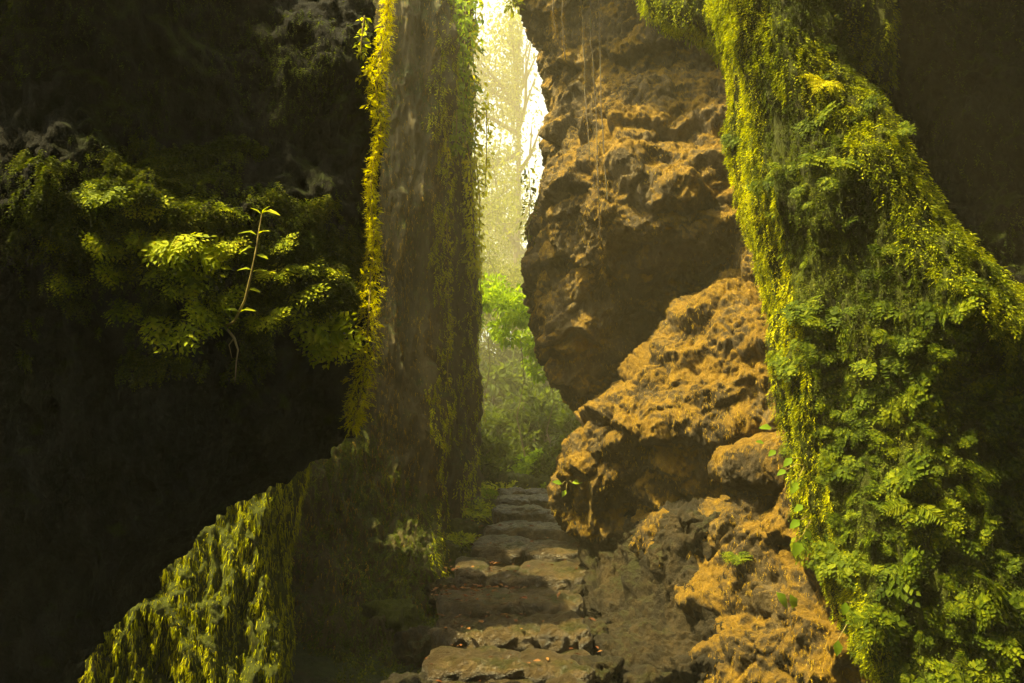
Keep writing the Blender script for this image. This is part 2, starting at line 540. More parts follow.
rock('knobbly_boulder',
     [(712, 452), (722, 442), (760, 436), (800, 425), (840, 430), (850, 500), (800, 500), (760, 496), (725, 490), (710, 472)],
     [(720, 465, 5.5), (760, 465, 5.0), (810, 460, 4.8)],
     6.0, ((1.2, 2.8), (4.6, 6.1), (0.9, 1.9)), h=0.045, k=0.14, mat=M['gold'], disp=d_gold(0.5, 52, 0.0), sig=40,
     label='small knobbly ochre boulder wedged between the two larger ochre rocks', warp=0.04)

rock('mossy_pillar',
     [(700, -1500), (708, -300), (716, 0), (728, 50), (735, 100), (733, 150), (747, 200), (758, 260), (770, 320), (775, 385), (790, 450), (800, 520), (822, 570),
      (850, 620), (880, 683), (920, 900), (2200, 900), (2200, 330), (1100, 330), (1024, 300), (985, 270), (940, 222), (905, 165), (878, 110), (852, 72), (835, 30),
      (825, -300), (820, -1500)],
     [(735, 120, 4.7), (760, 270, 4.6), (780, 400, 4.5), (820, 540, 4.3), (870, 650, 4.1), (790, 100, 4.15), (840, 80, 4.1), (890, 160, 3.75), (850, 200, 4.0),
      (940, 250, 3.6), (1000, 300, 3.5), (870, 280, 4.0), (850, 350, 3.95), (920, 400, 3.85), (1000, 420, 3.8), (900, 520, 3.8), (960, 600, 3.75), (1000, 500, 3.8),
      (920, 660, 3.7), (820, 430, 4.1), (780, -300, 4.3), (1300, 500, 3.7), (1800, 500, 3.6)],
     5.2, ((0.85, 3.9), (1.8, 5.3), (-0.5, 5.1)), h=0.06, k=0.22, mat=M['mossrock'], disp=d_curtain(0.85, 80, 4.5), sig=45,
     label='thick leaning rock pillar on the right, wholly covered in green moss and ferns', warp=0.06)

rock('mossy_ledge',
     [(600, -900), (628, -200), (640, -5), (650, 12), (672, 26), (700, 40), (722, 55), (740, 100), (800, 120), (900, 80), (900, -900)],
     [(650, 0, 5.5), (700, 20, 5.3), (740, 50, 5.2), (700, -200, 5.3)],
     6.2, ((0.6, 2.9), (4.9, 6.3), (3.6, 5.6)), h=0.06, k=0.2, mat=M['mossrock'], disp=d_curtain(0.8, 88), sig=45,
     label='mossy ledge hanging into the top of the picture, left of the leaning pillar', warp=0.05)

rock('shadowed_cliff',
     [(760, -2600), (780, 0), (800, 400), (820, 900), (3200, 900), (3200, -2600)],
     [(900, 60, 6.0), (1000, 100, 5.2), (940, 200, 5.7), (1020, 250, 5.0), (900, -400, 6.2), (1500, 100, 4.4), (2500, 200, 3.4)],
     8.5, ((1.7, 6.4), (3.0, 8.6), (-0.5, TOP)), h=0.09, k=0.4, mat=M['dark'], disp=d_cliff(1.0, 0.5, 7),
     label='black shadowed cliff behind the mossy pillar in the upper right', warp=0.12)

# unseen rock roof added over the viewpoint and the right cliff to shade them
rx, ry = np.meshgrid(np.linspace(-9, 9, 120), np.linspace(0, 1, 70), indexing='ij')
U = rx.ravel(); T_ = ry.ravel()
far = 2.05 + 5.2 * np.clip((U - 1.7) / 0.6, 0, 1) + 0.5 * noise(np.stack([U * 0.8, U * 0, U * 0], 1), 4)
Vv = -8 + T_ * (far + 8)


def slab(u, v, top):
    z = 6.0 + 0.35 * fbm(np.stack([u, v, u * 0 + top], 1), 0.6, 4, 21) + top
    return np.stack([u, v, z], 1)


lo = slab(U, Vv, 0.0); lo[:, 2] -= np.clip(-Vv - 1.5, 0, 9) * 1.5
up = slab(U, Vv, 1.0)
n0 = len(lo); ii = np.arange(n0).reshape(rx.shape)
q1 = np.stack([ii[:-1, :-1], ii[:-1, 1:], ii[1:, 1:], ii[1:, :-1]], -1).reshape(-1, 4)
q2 = q1[:, ::-1] + n0
rim = np.concatenate([ii[0, :], ii[1:, -1], ii[-1, -2::-1], ii[-2:0:-1, 0]])
r2 = np.roll(rim, -1)
q3 = np.stack([rim, rim + n0, r2 + n0, r2], 1)
o = link('shade_roof', mesh_np('shade_roof', np.concatenate([lo, up]), np.concatenate([q1, q2, q3])), M['dark'])  # added out of view, only to block sun and sky
tag(o, kind='structure')
# ------------------------------------------------------------------ ground
def ground_z(x, y):
    z = np.interp(y, [0, 4.9, 11.2, 16, 30, 60, 134], [-0.28, -0.22, 0.66, 0.90, 2.2, 5.0, 17.0])
    z = z + np.clip(np.abs(x - 0.1) - 0.8, 0, 9) * np.interp(y, [0, 8, 12, 18], [0.05, 0.10, 0.5, 0.15])
    return z


gx, gy = np.meshgrid(np.concatenate([np.linspace(-50, -4, 46)[:-1], np.linspace(-4, 4, 160), np.linspace(4, 50, 46)[1:]]),
                     np.concatenate([np.linspace(-7, 0, 10)[:-1], np.linspace(0, 14, 260), np.linspace(14, 134, 150)[1:]]), indexing='ij')
P = np.stack([gx.ravel(), gy.ravel(), np.zeros(gx.size)], 1)
P[:, 2] = ground_z(P[:, 0], P[:, 1]) + 0.10 * fbm(P, 0.9, 5, 3) + 0.03 * fbm(P, 7, 2, 4)
nx_, ny_ = gx.shape
ii = np.arange(gx.size).reshape(gx.shape)
Qg = np.stack([ii[:-1, :-1], ii[1:, :-1], ii[1:, 1:], ii[:-1, 1:]], -1).reshape(-1, 4)
g = link('ground', mesh_np('ground', P, Qg), M['earth'])
tag(g, kind='structure')
# ------------------------------------------------------------------ foliage materials
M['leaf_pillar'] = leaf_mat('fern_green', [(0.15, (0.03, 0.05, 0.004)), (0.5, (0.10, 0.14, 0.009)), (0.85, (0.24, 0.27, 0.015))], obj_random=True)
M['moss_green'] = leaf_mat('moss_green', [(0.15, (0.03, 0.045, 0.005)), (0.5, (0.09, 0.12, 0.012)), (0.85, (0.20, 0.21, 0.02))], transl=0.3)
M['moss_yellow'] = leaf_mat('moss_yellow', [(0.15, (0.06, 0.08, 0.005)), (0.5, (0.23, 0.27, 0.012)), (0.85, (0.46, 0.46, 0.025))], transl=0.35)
M['moss_lit_tone'] = leaf_mat('moss_lit_tone', [(0.15, (0.12, 0.14, 0.006)), (0.5, (0.40, 0.42, 0.014)), (0.85, (0.66, 0.62, 0.03))], transl=0.35)  # moss lightened to carry the light missing on column and edges
M['shade_leaf'] = leaf_mat('shade_foliage', [(0.15, (0.02, 0.03, 0.004)), (0.5, (0.05, 0.07, 0.008)), (0.85, (0.11, 0.14, 0.014))], transl=0.45)  # darker copy of the far foliage, shade put into its colour
M['moss_dry'] = leaf_mat('dry_moss', [(0.15, (0.10, 0.055, 0.006)), (0.5, (0.36, 0.215, 0.02)), (0.85, (0.60, 0.42, 0.045))], transl=0.2)
M['vine_leaf'] = leaf_mat('vine_leaf', [(0.15, (0.28, 0.28, 0.012)), (0.5, (0.52, 0.50, 0.02)), (0.85, (0.72, 0.64, 0.04))], transl=0.55)
M['fern_left'] = leaf_mat('lightened_fern', [(0.15, (0.14, 0.19, 0.01)), (0.5, (0.38, 0.44, 0.02)), (0.85, (0.62, 0.60, 0.04))], transl=0.4, obj_random=True)  # fern colour lightened to make up for weak light on the overhang
M['far_leaf'] = leaf_mat('far_foliage', [(0.15, (0.06, 0.07, 0.008)), (0.5, (0.13, 0.15, 0.014)), (0.85, (0.24, 0.25, 0.02))], transl=0.5)  # far foliage lightened to add to the glow in the gap
M['bright_leaf'] = leaf_mat('sunlit_bush_leaf', [(0.15, (0.10, 0.16, 0.01)), (0.5, (0.2, 0.3, 0.02)), (0.85, (0.34, 0.42, 0.03))], transl=0.5)  # lighter leaf colour with the sunlight put into it
M['broad_leaf'] = leaf_mat('broad_leaf', [(0.15, (0.10, 0.17, 0.012)), (0.5, (0.17, 0.27, 0.02)), (0.85, (0.28, 0.36, 0.03))], transl=0.45, obj_random=True)
M['litter'] = leaf_mat('fallen_leaf', [(0.15, (0.05, 0.018, 0.008)), (0.5, (0.15, 0.055, 0.022)), (0.85, (0.28, 0.15, 0.05))], transl=0.15)
M['stem'] = rock_mat('stem', [(0.2, (0.10, 0.07, 0.02)), (0.5, (0.26, 0.20, 0.06)), (0.8, (0.42, 0.33, 0.10))], moss_amt=0.0, fine=60, bump=0.2)
M['root'] = rock_mat('pale_root', [(0.2, (0.20, 0.15, 0.07)), (0.5, (0.36, 0.28, 0.15)), (0.8, (0.5, 0.4, 0.24))], moss_amt=0.0, fine=60, bump=0.2)
M['bark'] = rock_mat('bark', [(0.2, (0.03, 0.022, 0.012)), (0.5, (0.09, 0.065, 0.035)), (0.8, (0.16, 0.12, 0.07))], moss_amt=0.4, zs=0.3, fine=14)

# ------------------------------------------------------------------ foliage shapes
def leaflet(w=0.45, fold=0.12, droop=0.1):
    """One pointed leaflet of length 1 along +Y, folded along its midrib."""
    V = np.array([[0, 0, 0], [-w * 0.5, 0.38, fold], [0, 0.42, 0], [w * 0.5, 0.38, fold],
                  [-w * 0.33, 0.72, fold * 0.6 - droop * 0.5], [0, 0.75, -droop * 0.5], [w * 0.33, 0.72, fold * 0.6 - droop * 0.5], [0, 1, -droop]], dtype=float)
    Q = np.array([[0, 2, 1, 1], [0, 3, 2, 2], [1, 2, 5, 4], [2, 3, 6, 5], [4, 5, 7, 7], [5, 6, 7, 7]])
    return V, Q


def diamond(w=0.4, fold=0.08, mid=0.42):
    return (np.array([[0, 0, 0], [w * 0.5, mid, fold], [0, 1, -0.05], [-w * 0.5, mid, fold]], dtype=float), np.array([[0, 1, 2, 3]]))


def combine(parts):
    V, Q, n = [], [], 0
    for v, q in parts:
        V.append(v); Q.append(q + n); n += len(v)
    return np.concatenate(V), np.concatenate(Q)


def frames(g, n):
    """Rows to columns: x = side, y = growth direction, z = facing."""
    g = g / (np.linalg.norm(g, axis=1, keepdims=True) + 1e-9)
    s = np.cross(g, n)
    s /= np.linalg.norm(s, axis=1, keepdims=True) + 1e-9
    z = np.cross(s, g)
    return np.stack([s, g, z], 2)


def inst(T, P, R, s):
    V, Q = T
    out = P[:, None, :] + np.einsum('kij,nj->kni', R, V) * s[:, None, None]
    q = Q[None] + (np.arange(len(P)) * len(V))[:, None, None]
    return out.reshape(-1, 3), q.reshape(-1, Q.shape[1])


def many(Ts, P, R, s, rs):
    k = rs.randint(0, len(Ts), len(P))
    return combine([inst(T, P[k == i], R[k == i], s[k == i]) for i, T in enumerate(Ts) if (k == i).any()])


def clean_mesh(name, V, Q, smooth=True):
    """Quads given with a doubled corner are really triangles."""
    t = Q[:, 2] == Q[:, 3]
    if not t.any():
        return mesh_np(name, V, Q, smooth)
    me = bpy.data.meshes.new(name)
    Qt, Qq = Q[t][:, :3], Q[~t]
    me.vertices.add(len(V)); me.vertices.foreach_set('co', np.ascontiguousarray(V, dtype=np.float32).ravel())
    loops = np.concatenate([Qt.ravel(), Qq.ravel()]).astype(np.int32)
    me.loops.add(len(loops)); me.loops.foreach_set('vertex_index', loops)
    me.polygons.add(len(Q))
    st = np.concatenate([np.arange(len(Qt)) * 3, len(Qt) * 3 + np.arange(len(Qq)) * 4]).astype(np.int32)
    me.polygons.foreach_set('loop_start', st)
    me.polygons.foreach_set('use_smooth', np.full(len(Q), smooth))
    me.update(calc_edges=True)
    return me


def tube(pts, r, sides=6):
    pts = np.array(pts, dtype=float)
    r = np.broadcast_to(np.array(r, dtype=float), (len(pts),)) if np.ndim(r) else np.full(len(pts), float(r))
    t = np.gradient(pts, axis=0)
    t /= np.linalg.norm(t, axis=1, keepdims=True) + 1e-9
    ref = np.array([0, 0, 1.0]) if abs(t[0][2]) < 0.8 else np.array([1.0, 0, 0])
    a = np.cross(t, ref); a /= np.linalg.norm(a, axis=1, keepdims=True) + 1e-9
    b = np.cross(t, a)
    ang = np.arange(sides) / sides * 2 * math.pi
    V = (pts[:, None] + (a[:, None] * np.cos(ang)[None, :, None] + b[:, None] * np.sin(ang)[None, :, None]) * r[:, None, None]).reshape(-1, 3)
    Q = []
    for i in range(len(pts) - 1):
        for k in range(sides):
            k2 = (k + 1) % sides
            Q.append([i * sides + k, i * sides + k2, (i + 1) * sides + k2, (i + 1) * sides + k])
    return V, np.array(Q)


def frond(seed, bip=True, pairs=9, width=0.36, arch=0.35, leafw=0.55, den=3.6):
    """A fern frond of length 1 along +Y: curved midrib, paired pinnae, each with its own leaflets."""
    r = np.random.RandomState(seed)
    t = np.linspace(0, 1, 8)
    bend = r.uniform(-0.10, 0.10)
    mid = lambda u: np.stack([bend * u ** 2, u * (1 - 0.12 * u), arch * (u * 0.9 - u ** 2 * 1.35)], -1)
    parts = [tube(mid(t), np.linspace(0.012, 0.004, 8), 3)]
    for i in range(pairs):
        u = 0.14 + 0.84 * i / (pairs - 0.4)
        base = mid(np.array([u]))[0]
        L = width * (math.sin(math.pi * min(1, (u * 0.9 + 0.16))) ** 0.8) * r.uniform(0.8, 1.15) * (1.0 if u > 0.2 else 0.8)
        for sd in (-1, 1):
            if r.rand() < 0.05: continue
            d = np.array([sd * math.cos(0.55), math.sin(0.55) + r.uniform(-.12, .12), r.uniform(-0.35, 0.05)])
            d /= np.linalg.norm(d)
            if not bip:
                R = frames(d[None], np.array([[r.uniform(-.3, .3), r.uniform(-.3, .3), 1.0]]))
                parts.append(inst(diamond(0.34, 0.05), base[None], R, np.array([L])))
                continue
            npn = max(2, int(round(den * L / width)))
            for j in range(npn + 1):
                v = (j + 0.6) / (npn + 0.6)
                p = base + d * L * v + np.array([0, 0, -0.12 * L * v * v])
                ll = L * 0.50 * (1 - 0.45 * v) * r.uniform(0.8, 1.2)
                if j == npn:
                    ds = [d]
                else:
                    sdv = np.cross(d, [0, 0, 1.0])
                    ds = [d * 0.65 + sdv * 0.75, d * 0.65 - sdv * 0.75]
                for e in ds:
                    e = e + r.uniform(-.15, .15, 3)
                    R = frames(e[None], np.array([[r.uniform(-.45, .45), r.uniform(-.45, .45), 1.0]]))
                    parts.append(inst(diamond(leafw, 0.06), p[None], R, np.array([ll])))
    return combine(parts)


def sprig(seed, n=8, spread=0.16, lw=0.5, ll=0.26):
    """A short hanging shoot of tiny leaves, length 1 along +Y."""
    r = np.random.RandomState(seed)
    parts = []
    for i in range(n):
        u = (i + 0.3) / n
        a = i * 2.4 + r.uniform(-.4, .4)
        p = np.array([0.05 * math.sin(3 * u), u * 0.85, 0.10 * math.cos(2.5 * u)])
        d = np.array([math.cos(a) * spread * 4, 0.55, math.sin(a) * spread * 2 + 0.25])
        R = frames(d[None], np.array([[r.uniform(-.6, .6), r.uniform(-.9, .2), 1.0]]))
        parts.append(inst(diamond(lw, 0.1), p[None], R, np.array([ll * r.uniform(0.7, 1.25) * (1.1 - 0.4 * u)])))
    return combine(parts)


def strand(seed, segs=3, w=0.10):
    """A drooping moss thread of length 1."""
    r = np.random.RandomState(seed)
    V, Q = [], []
    x = z = 0
    for i in range(segs + 1):
        u = i / segs
        ww = w * (1 - u) ** 0.7 * 0.5 + 0.004
        x += r.uniform(-.10, .10); z += r.uniform(-.06, .06)
        V += [[x - ww, u, z + r.uniform(-.02, .02)], [x + ww, u, z + r.uniform(-.02, .02)]]
    for i in range(segs):
        Q.append([2 * i, 2 * i + 1, 2 * i + 3, 2 * i + 2])
    return np.array(V, dtype=float), np.array(Q)


SPRIGS = [sprig(i) for i in range(6)]
SPRIGS_FINE = [sprig(20 + i, n=6, spread=0.10, lw=0.34, ll=0.34) for i in range(5)]
STRANDS = [strand(i) for i in range(6)]
_pj = {}


def surf_data(name):
    if name not in _pj:
        V, Q = ROCK[name]
        n = vnormals(V, Q)
        px, py = project(V.astype(float))
        c = ((CAM - V) * n).sum(1) / (np.linalg.norm(CAM - V, axis=1))
        _pj[name] = (V, n, px, py, c)
    return _pj[name]


def sample(name, k, region=None, mask=None, rs=RS, facing=-0.1, margin=260):
    V, n, px, py, c = surf_data(name)
    ok = (c > facing) & (px > -margin) & (px < 1024 + margin) & (py > -margin) & (py < 683 + margin * 0.5)
    if region is not None:
        ok &= region(px, py)
    idx = np.nonzero(ok)[0]
    if mask is not None:
        m = mask(V[idx], n[idx])
        idx = idx[rs.rand(len(idx)) < m]
    if len(idx) == 0:
        return np.zeros((0, 3)), np.zeros((0, 3))
    # nearer surface first: even density on the rock itself
    idx = idx[rs.randint(0, len(idx), k)]
    P = V[idx] + rs.uniform(-.008, .008, (k, 3))
    return P.astype(float), n[idx].astype(float)


def surf(name, x, y, off=0.0):
    """The rock surface met at photograph position x,y."""
    V, n, px, py, c = surf_data(name)
    d = (px - x) ** 2 + (py - y) ** 2
    ok = np.nonzero((d < 30) & (c > 0))[0]
    if len(ok) == 0:
        ok = np.argsort(d + (c < 0) * 1e6)[:3]
    i = ok[np.argmin(V[ok][:, 1])]
    return V[i].astype(float) + n[i] * off, n[i].astype(float)


def carpet(name, T, P, n, mat, length, down=0.8, out=0.45, jit=0.35, rs=RS, label=None, cat='moss', lift=0.0):
    """Moss or tiny leaves spread over a rock face."""
    k = len(P)
    g = np.array([0, 0, -down]) + n * out + rs.uniform(-jit, jit, (k, 3))
    R = frames(g, n + rs.uniform(-.5, .5, (k, 3)))
    s = rs.uniform(length[0], length[1], k)
    V, Q = many(T, P + n * lift, R, s, rs)
    o = link(name, clean_mesh(name, V, Q, False), mat)
    tag(o, label, cat, kind='stuff')
    return o


FR = {}
for kind, mat in (('pillar', 'leaf_pillar'), ('left', 'fern_left')):
    FR[kind] = []
    for s in range(7):
        if kind == 'left':
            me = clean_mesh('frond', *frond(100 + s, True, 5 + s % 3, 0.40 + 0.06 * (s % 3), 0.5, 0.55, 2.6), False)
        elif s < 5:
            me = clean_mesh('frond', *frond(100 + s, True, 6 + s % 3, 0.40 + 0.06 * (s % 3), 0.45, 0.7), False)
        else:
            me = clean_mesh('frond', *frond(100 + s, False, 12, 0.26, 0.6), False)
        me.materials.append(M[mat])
        FR[kind].append(me)
for s in range(2):
    me = clean_mesh('frond', *frond(140 + s, False, 14, 0.2, 0.3), False)
    me.materials.append(M['vine_leaf']); FR.setdefault('sword', []).append(me)


def fern(P, n, size, kind, label, group=None, nf=5, down=0.55, spread=1.2, rs=RS, roll=0.0):
    """A fern rooted on a rock face: an Empty with one child per frond."""
    n = n / np.linalg.norm(n)
    root = empty('fern', tuple(P - n * 0.01))
    tag(root, label, 'fern', group)
    up = np.array([0, 0, 1.0])
    hang = -up - n * np.dot(-up, n)
    hang /= np.linalg.norm(hang) + 1e-9
    side = np.cross(hang, n)
    base = FR[kind][rs.randint(len(FR[kind]))]
    for i in range(nf):
        a = (i - (nf - 1) / 2) / max(1, nf - 1) * 2 * spread + rs.uniform(-.2, .2) + roll
        g = hang * (math.cos(a) * down + 0.15) + side * math.sin(a) + n * rs.uniform(0.2, 0.6)
        f = n * 1.1 + up * 0.45 + rs.uniform(-.45, .45, 3)
        R = frames(g[None], f[None])[0]
        me = FR[kind][rs.randint(len(FR[kind]))]
        o = bpy.data.objects.new('frond', me)
        COL.objects.link(o)
        o.parent = root
        s = size * rs.uniform(0.75, 1.2)
        Mx = Matrix([[R[0][0] * s, R[0][1] * s, R[0][2] * s, 0], [R[1][0] * s, R[1][1] * s, R[1][2] * s, 0],
                     [R[2][0] * s, R[2][1] * s, R[2][2] * s, 0], [0, 0, 0, 1]])
        o.matrix_local = Mx
    return root
# ------------------------------------------------------------------ moss and ferns on the rocks
rs = np.random.RandomState(5)
patch = lambda f, lo, hi, seed: (lambda V, n: np.clip((noise(V * f, seed) + 0.5 * noise(V * f * 2.7, seed + 1) - lo) / (hi - lo), 0, 1))

# right pillar: dense small leaves, edge and ridge light put into yellower moss
P, n = sample('mossy_pillar', 42000, rs=rs)
carpet('pillar_moss', SPRIGS, P, n, M['moss_green'], (0.022, 0.075), out=0.45, jit=0.5, rs=rs, label='dense green moss and tiny leaves clothing the leaning right pillar')
ridge_line = np.array([(728, 10), (790, 60), (850, 110), (890, 170), (930, 235), (975, 275), (1024, 325), (1100, 380)], dtype=float)
left_line = np.array([(718, 0), (735, 100), (735, 150), (752, 220), (762, 270), (775, 330), (782, 400), (795, 460), (806, 530), (840, 600), (880, 683)], dtype=float)


def near_line(line, wpx):
    def f(px, py):
        d = np.full(px.shape, 1e9)
        for a, b in zip(line[:-1], line[1:]):
            e = b - a
            t = np.clip(((px - a[0]) * e[0] + (py - a[1]) * e[1]) / (e @ e), 0, 1)
            d = np.minimum(d, np.hypot(px - a[0] - e[0] * t, py - a[1] - e[1] * t))
        return d < wpx
    return f


P, n = sample('mossy_pillar', 17000, near_line(left_line, 30), rs=rs, facing=-0.5)
carpet('edge_moss', SPRIGS_FINE, P, n, M['moss_lit_tone'], (0.025, 0.08), down=1.0, out=0.4, rs=rs, label='moss coloured yellow as edge light, hanging down the left edge of the leaning right pillar')
P, n = sample('mossy_pillar', 11000, near_line(ridge_line, 26), rs=rs)
carpet('ridge_moss', SPRIGS_FINE, P + n * 0.03, n, M['moss_yellow'], (0.025, 0.09), down=1.0, out=0.6, rs=rs, label='lit-toned yellow-green moss fringe hanging from the slanting ridge of the right pillar')
P, n = sample('mossy_ledge', 5000, rs=rs, facing=-0.5)
carpet('ledge_moss', SPRIGS_FINE, P, n, M['moss_yellow'], (0.05, 0.13), down=1.1, out=0.3, rs=rs, label='hanging yellow-green moss on the ledge at the top')

# left column: long moss threads
P, n = sample('mossy_column', 105000, rs=rs, facing=-.3, region=lambda x, y: (x > -60) & (x < 330) & (y < 740), mask=patch(np.array([5, 5, 0.9]), -1.0, 0.0, 31))
carpet('column_moss', STRANDS + STRANDS + SPRIGS_FINE[:2], P, n, M['moss_lit_tone'], (0.025, 0.075), down=1.3, out=0.25, jit=0.2, rs=rs, label='long threads of bright hanging moss on the column below the dark overhang')

# tall wall: thin moss, thick on its foot; rim light put into edge moss
P, n = sample('gorge_wall', 34000, lambda x, y: y > 455 + 40 * np.sin(x / 31.), rs=rs, mask=patch(1.6, -0.7, 0.2, 41))
carpet('wall_foot_moss', SPRIGS_FINE, P, n, M['moss_green'], (0.04, 0.10), out=0.4, rs=rs, label='green moss covering the foot of the tall grey-brown wall')
P, n = sample('gorge_wall', 9000, lambda x, y: (x > 434 + 6 * np.sin(y / 23.) + 4 * np.sin(y / 7.)) & (y < 600), rs=rs, facing=-0.6, mask=patch(np.array([3, 3, 1.2]), -0.4, 0.2, 43))
carpet('wall_edge_moss', SPRIGS_FINE, P, n, M['moss_lit_tone'], (0.05, 0.13), down=1.2, out=0.3, rs=rs, label='moss coloured as golden rim light edging the tall grey-brown wall beside the pillar')
P, n = sample('rock_pillar', 7500, lambda x, y: x > 458 + 5 * np.sin(y / 9.), rs=rs, facing=-0.7, mask=patch(np.array([3, 3, 1.0]), -0.5, 0.2, 44))
carpet('pillar_edge_moss', SPRIGS_FINE, P, n, M['moss_lit_tone'], (0.05, 0.15), down=1.2, out=0.35, rs=rs, label='moss coloured as golden rim light edging the narrow rock pillar along the gap')  # light from the gap put into the moss colour
P, n = sample('gorge_wall', 26000, lambda x, y: (x > 270), rs=rs, mask=patch(np.array([2.6, 2.6, 0.5]), -0.3, 0.3, 47))
carpet('wall_moss', STRANDS + SPRIGS_FINE, P, n, M['moss_dry'], (0.02, 0.06), down=1.3, out=0.25, jit=0.2, rs=rs, label='dry ochre moss streaks on the tall grey-brown wall')
P, n = sample('gorge_wall', 22000, lambda x, y: (x > 270), rs=rs, mask=patch(np.array([2.2, 2.2, 0.6]), -0.1, 0.35, 48))
carpet('wall_green_moss', STRANDS + SPRIGS_FINE, P, n, M['moss_green'], (0.02, 0.06), down=1.3, out=0.25, jit=0.2, rs=rs, label='olive green moss streaks on the tall grey-brown wall')
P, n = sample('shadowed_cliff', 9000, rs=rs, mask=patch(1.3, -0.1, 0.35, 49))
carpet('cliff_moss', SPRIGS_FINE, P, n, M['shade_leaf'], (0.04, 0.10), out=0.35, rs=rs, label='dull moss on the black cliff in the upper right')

# ochre rocks: dry curled moss with fringes
for nm, k, lab in (('hanging_rock', 80000, 'dry ochre moss crusting the big hanging rock'), ('ochre_boulder', 50000, 'dry rust-coloured moss on the large bulging boulder'),
                   ('lower_rock', 40000, 'dry ochre and yellow moss on the broad lower rock'), ('knobbly_boulder', 2500, 'dry moss on the small wedged boulder')):
    P, n = sample(nm, k, rs=rs, mask=lambda V, n: np.clip(0.35 + n[:, 2] * 0.9 + 0.9 * noise(V * 2.5, 51), 0.0, 1))
    carpet(nm + '_moss', SPRIGS[:3] + SPRIGS_FINE + STRANDS, P, n, M['moss_dry'], (0.012, 0.038), down=1.2, out=0.4, jit=0.4, rs=rs, label=lab)

# dark overhang: moss on its ledge
def ledge_zone(x, y):
    e = ((x - 175) / 190.0) ** 2 + ((y - 255) / 115.0) ** 2
    return e < 1 + 0.25 * np.sin(x / 17.0) + 0.2 * np.sin(y / 11.0)
P, n = sample('overhanging_rock', 24000, ledge_zone, rs=rs, mask=patch(2.2, -0.35, 0.3, 61))
carpet('overhang_moss', SPRIGS, P, n, M['moss_green'], (0.03, 0.07), out=0.45, rs=rs, label='dark green moss patch on the face of the huge overhanging rock')

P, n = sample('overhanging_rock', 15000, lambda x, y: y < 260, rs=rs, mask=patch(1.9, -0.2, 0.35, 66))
carpet('darkening_moss', SPRIGS_FINE, P, n, M['shade_leaf'], (0.02, 0.05), out=0.35, rs=rs, label='thin dark moss added over sunlit blotches, high on the huge overhanging rock')  # dark moss laid on to dull pale sunlit patches of the rock

# ------------------------------------------------------------------ ferns of the dark overhang, each described by where it grows
ferns_left = [
    (105, 190, .12, 5, 'small pale fern alone at the upper left of the fern patch on the dark rock'),
    (85, 216, .09, 4, 'tiny fern at the far left of the dark rock, below the small pale fern'),
    (60, 246, .11, 5, 'dim fern lowest at the far left edge of the fern patch'),
    (185, 198, .15, 6, 'fern with raised fronds at the top middle of the fern patch'),
    (235, 212, .13, 4, 'fern with two long level fronds left of the tip of the sapling'),
    (140, 210, .12, 5, 'dim fern just right of the small pale fern at the upper left'),
    (150, 240, .17, 6, 'yellow fern at the left end of the brightest fern row'),
    (180, 238, .18, 7, 'bright yellow fern second from the left in the brightest row'),
    (205, 248, .19, 7, 'bright yellow broad fern in the middle of the brightest row'),
    (228, 240, .16, 6, 'yellow fern touching the stem of the sapling from the left'),
    (158, 268, .15, 5, 'yellow fern just under the left end of the brightest row'),
    (205, 275, .17, 6, 'drooping yellow fern just under the middle of the brightest row'),
    (108, 248, .14, 6, 'pale scruffy fern left of the brightest row'),
    (135, 310, .16, 6, 'isolated yellow-green fern hanging at the lower left of the patch'),
    (180, 328, .19, 6, 'hanging fern with the longest drooping fronds at the bottom of the patch'),
    (183, 296, .11, 4, 'small green fern above the long drooping one'),
    (225, 298, .13, 5, 'small fern left of the middle of the sapling stem'),
    (210, 306, .15, 5, 'green fern left of the foot of the sapling'),
    (262, 315, .16, 6, 'green fern right of the foot of the sapling'),
    (275, 275, .14, 5, 'light fern right of the middle of the sapling stem'),
    (300, 265, .14, 5, 'fern between the sapling and the bright edge vine, upper one'),
    (298, 290, .16, 6, 'fern between the sapling and the bright edge vine, middle one'),
    (318, 322, .20, 7, 'wide fern with arched fronds low at the right of the patch'),
    (335, 345, .16, 5, 'fern drooping farthest down at the right end of the patch'),
    (285, 245, .11, 4, 'thin curled fern right of the sapling tip'),
    (330, 270, .13, 5, 'fern closest to the bright edge vine'),
    (120, 270, .12, 5, 'faint fern under the pale scruffy one'),
    (75, 285, .11, 5, 'faint fern in the shade at the lower far left'),
]
for x, y, s, nf, lab in ferns_left:
    p, nn = surf('overhanging_rock', x, y - 6)
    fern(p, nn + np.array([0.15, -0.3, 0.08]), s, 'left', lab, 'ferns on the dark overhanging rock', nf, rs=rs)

# sapling with thin pale stem
p0, nn = surf('overhanging_rock', 228, 330)
out = nn * 0.08
pts = [p0, p0 * 0 + at(234, 322, p0[1] - 0.10), at(245, 300, p0[1] - 0.14), at(251, 275, p0[1] - 0.15), at(256, 250, p0[1] - 0.15), at(259, 230, p0[1] - 0.13), at(262, 213, p0[1] - 0.12)]
sap = empty('sapling', tuple(p0)); tag(sap, 'thin sapling with one pale slanting stem standing out from the fern patch', 'sapling')
loc = lambda pts: [np.array(q) - p0 for q in pts]
V, Q = tube(loc(pts), [0.006, 0.006, 0.005, 0.0045, 0.004, 0.003, 0.002], 6)
link('stem', mesh_np('stem', V, Q), M['stem'], sap)
LF = []
for s in range(3):
    v, q = leaflet(0.5, 0.08, 0.15 + 0.1 * s)
    me = clean_mesh('leaf', v, q, True); me.materials.append(M['fern_left']); LF.append(me)


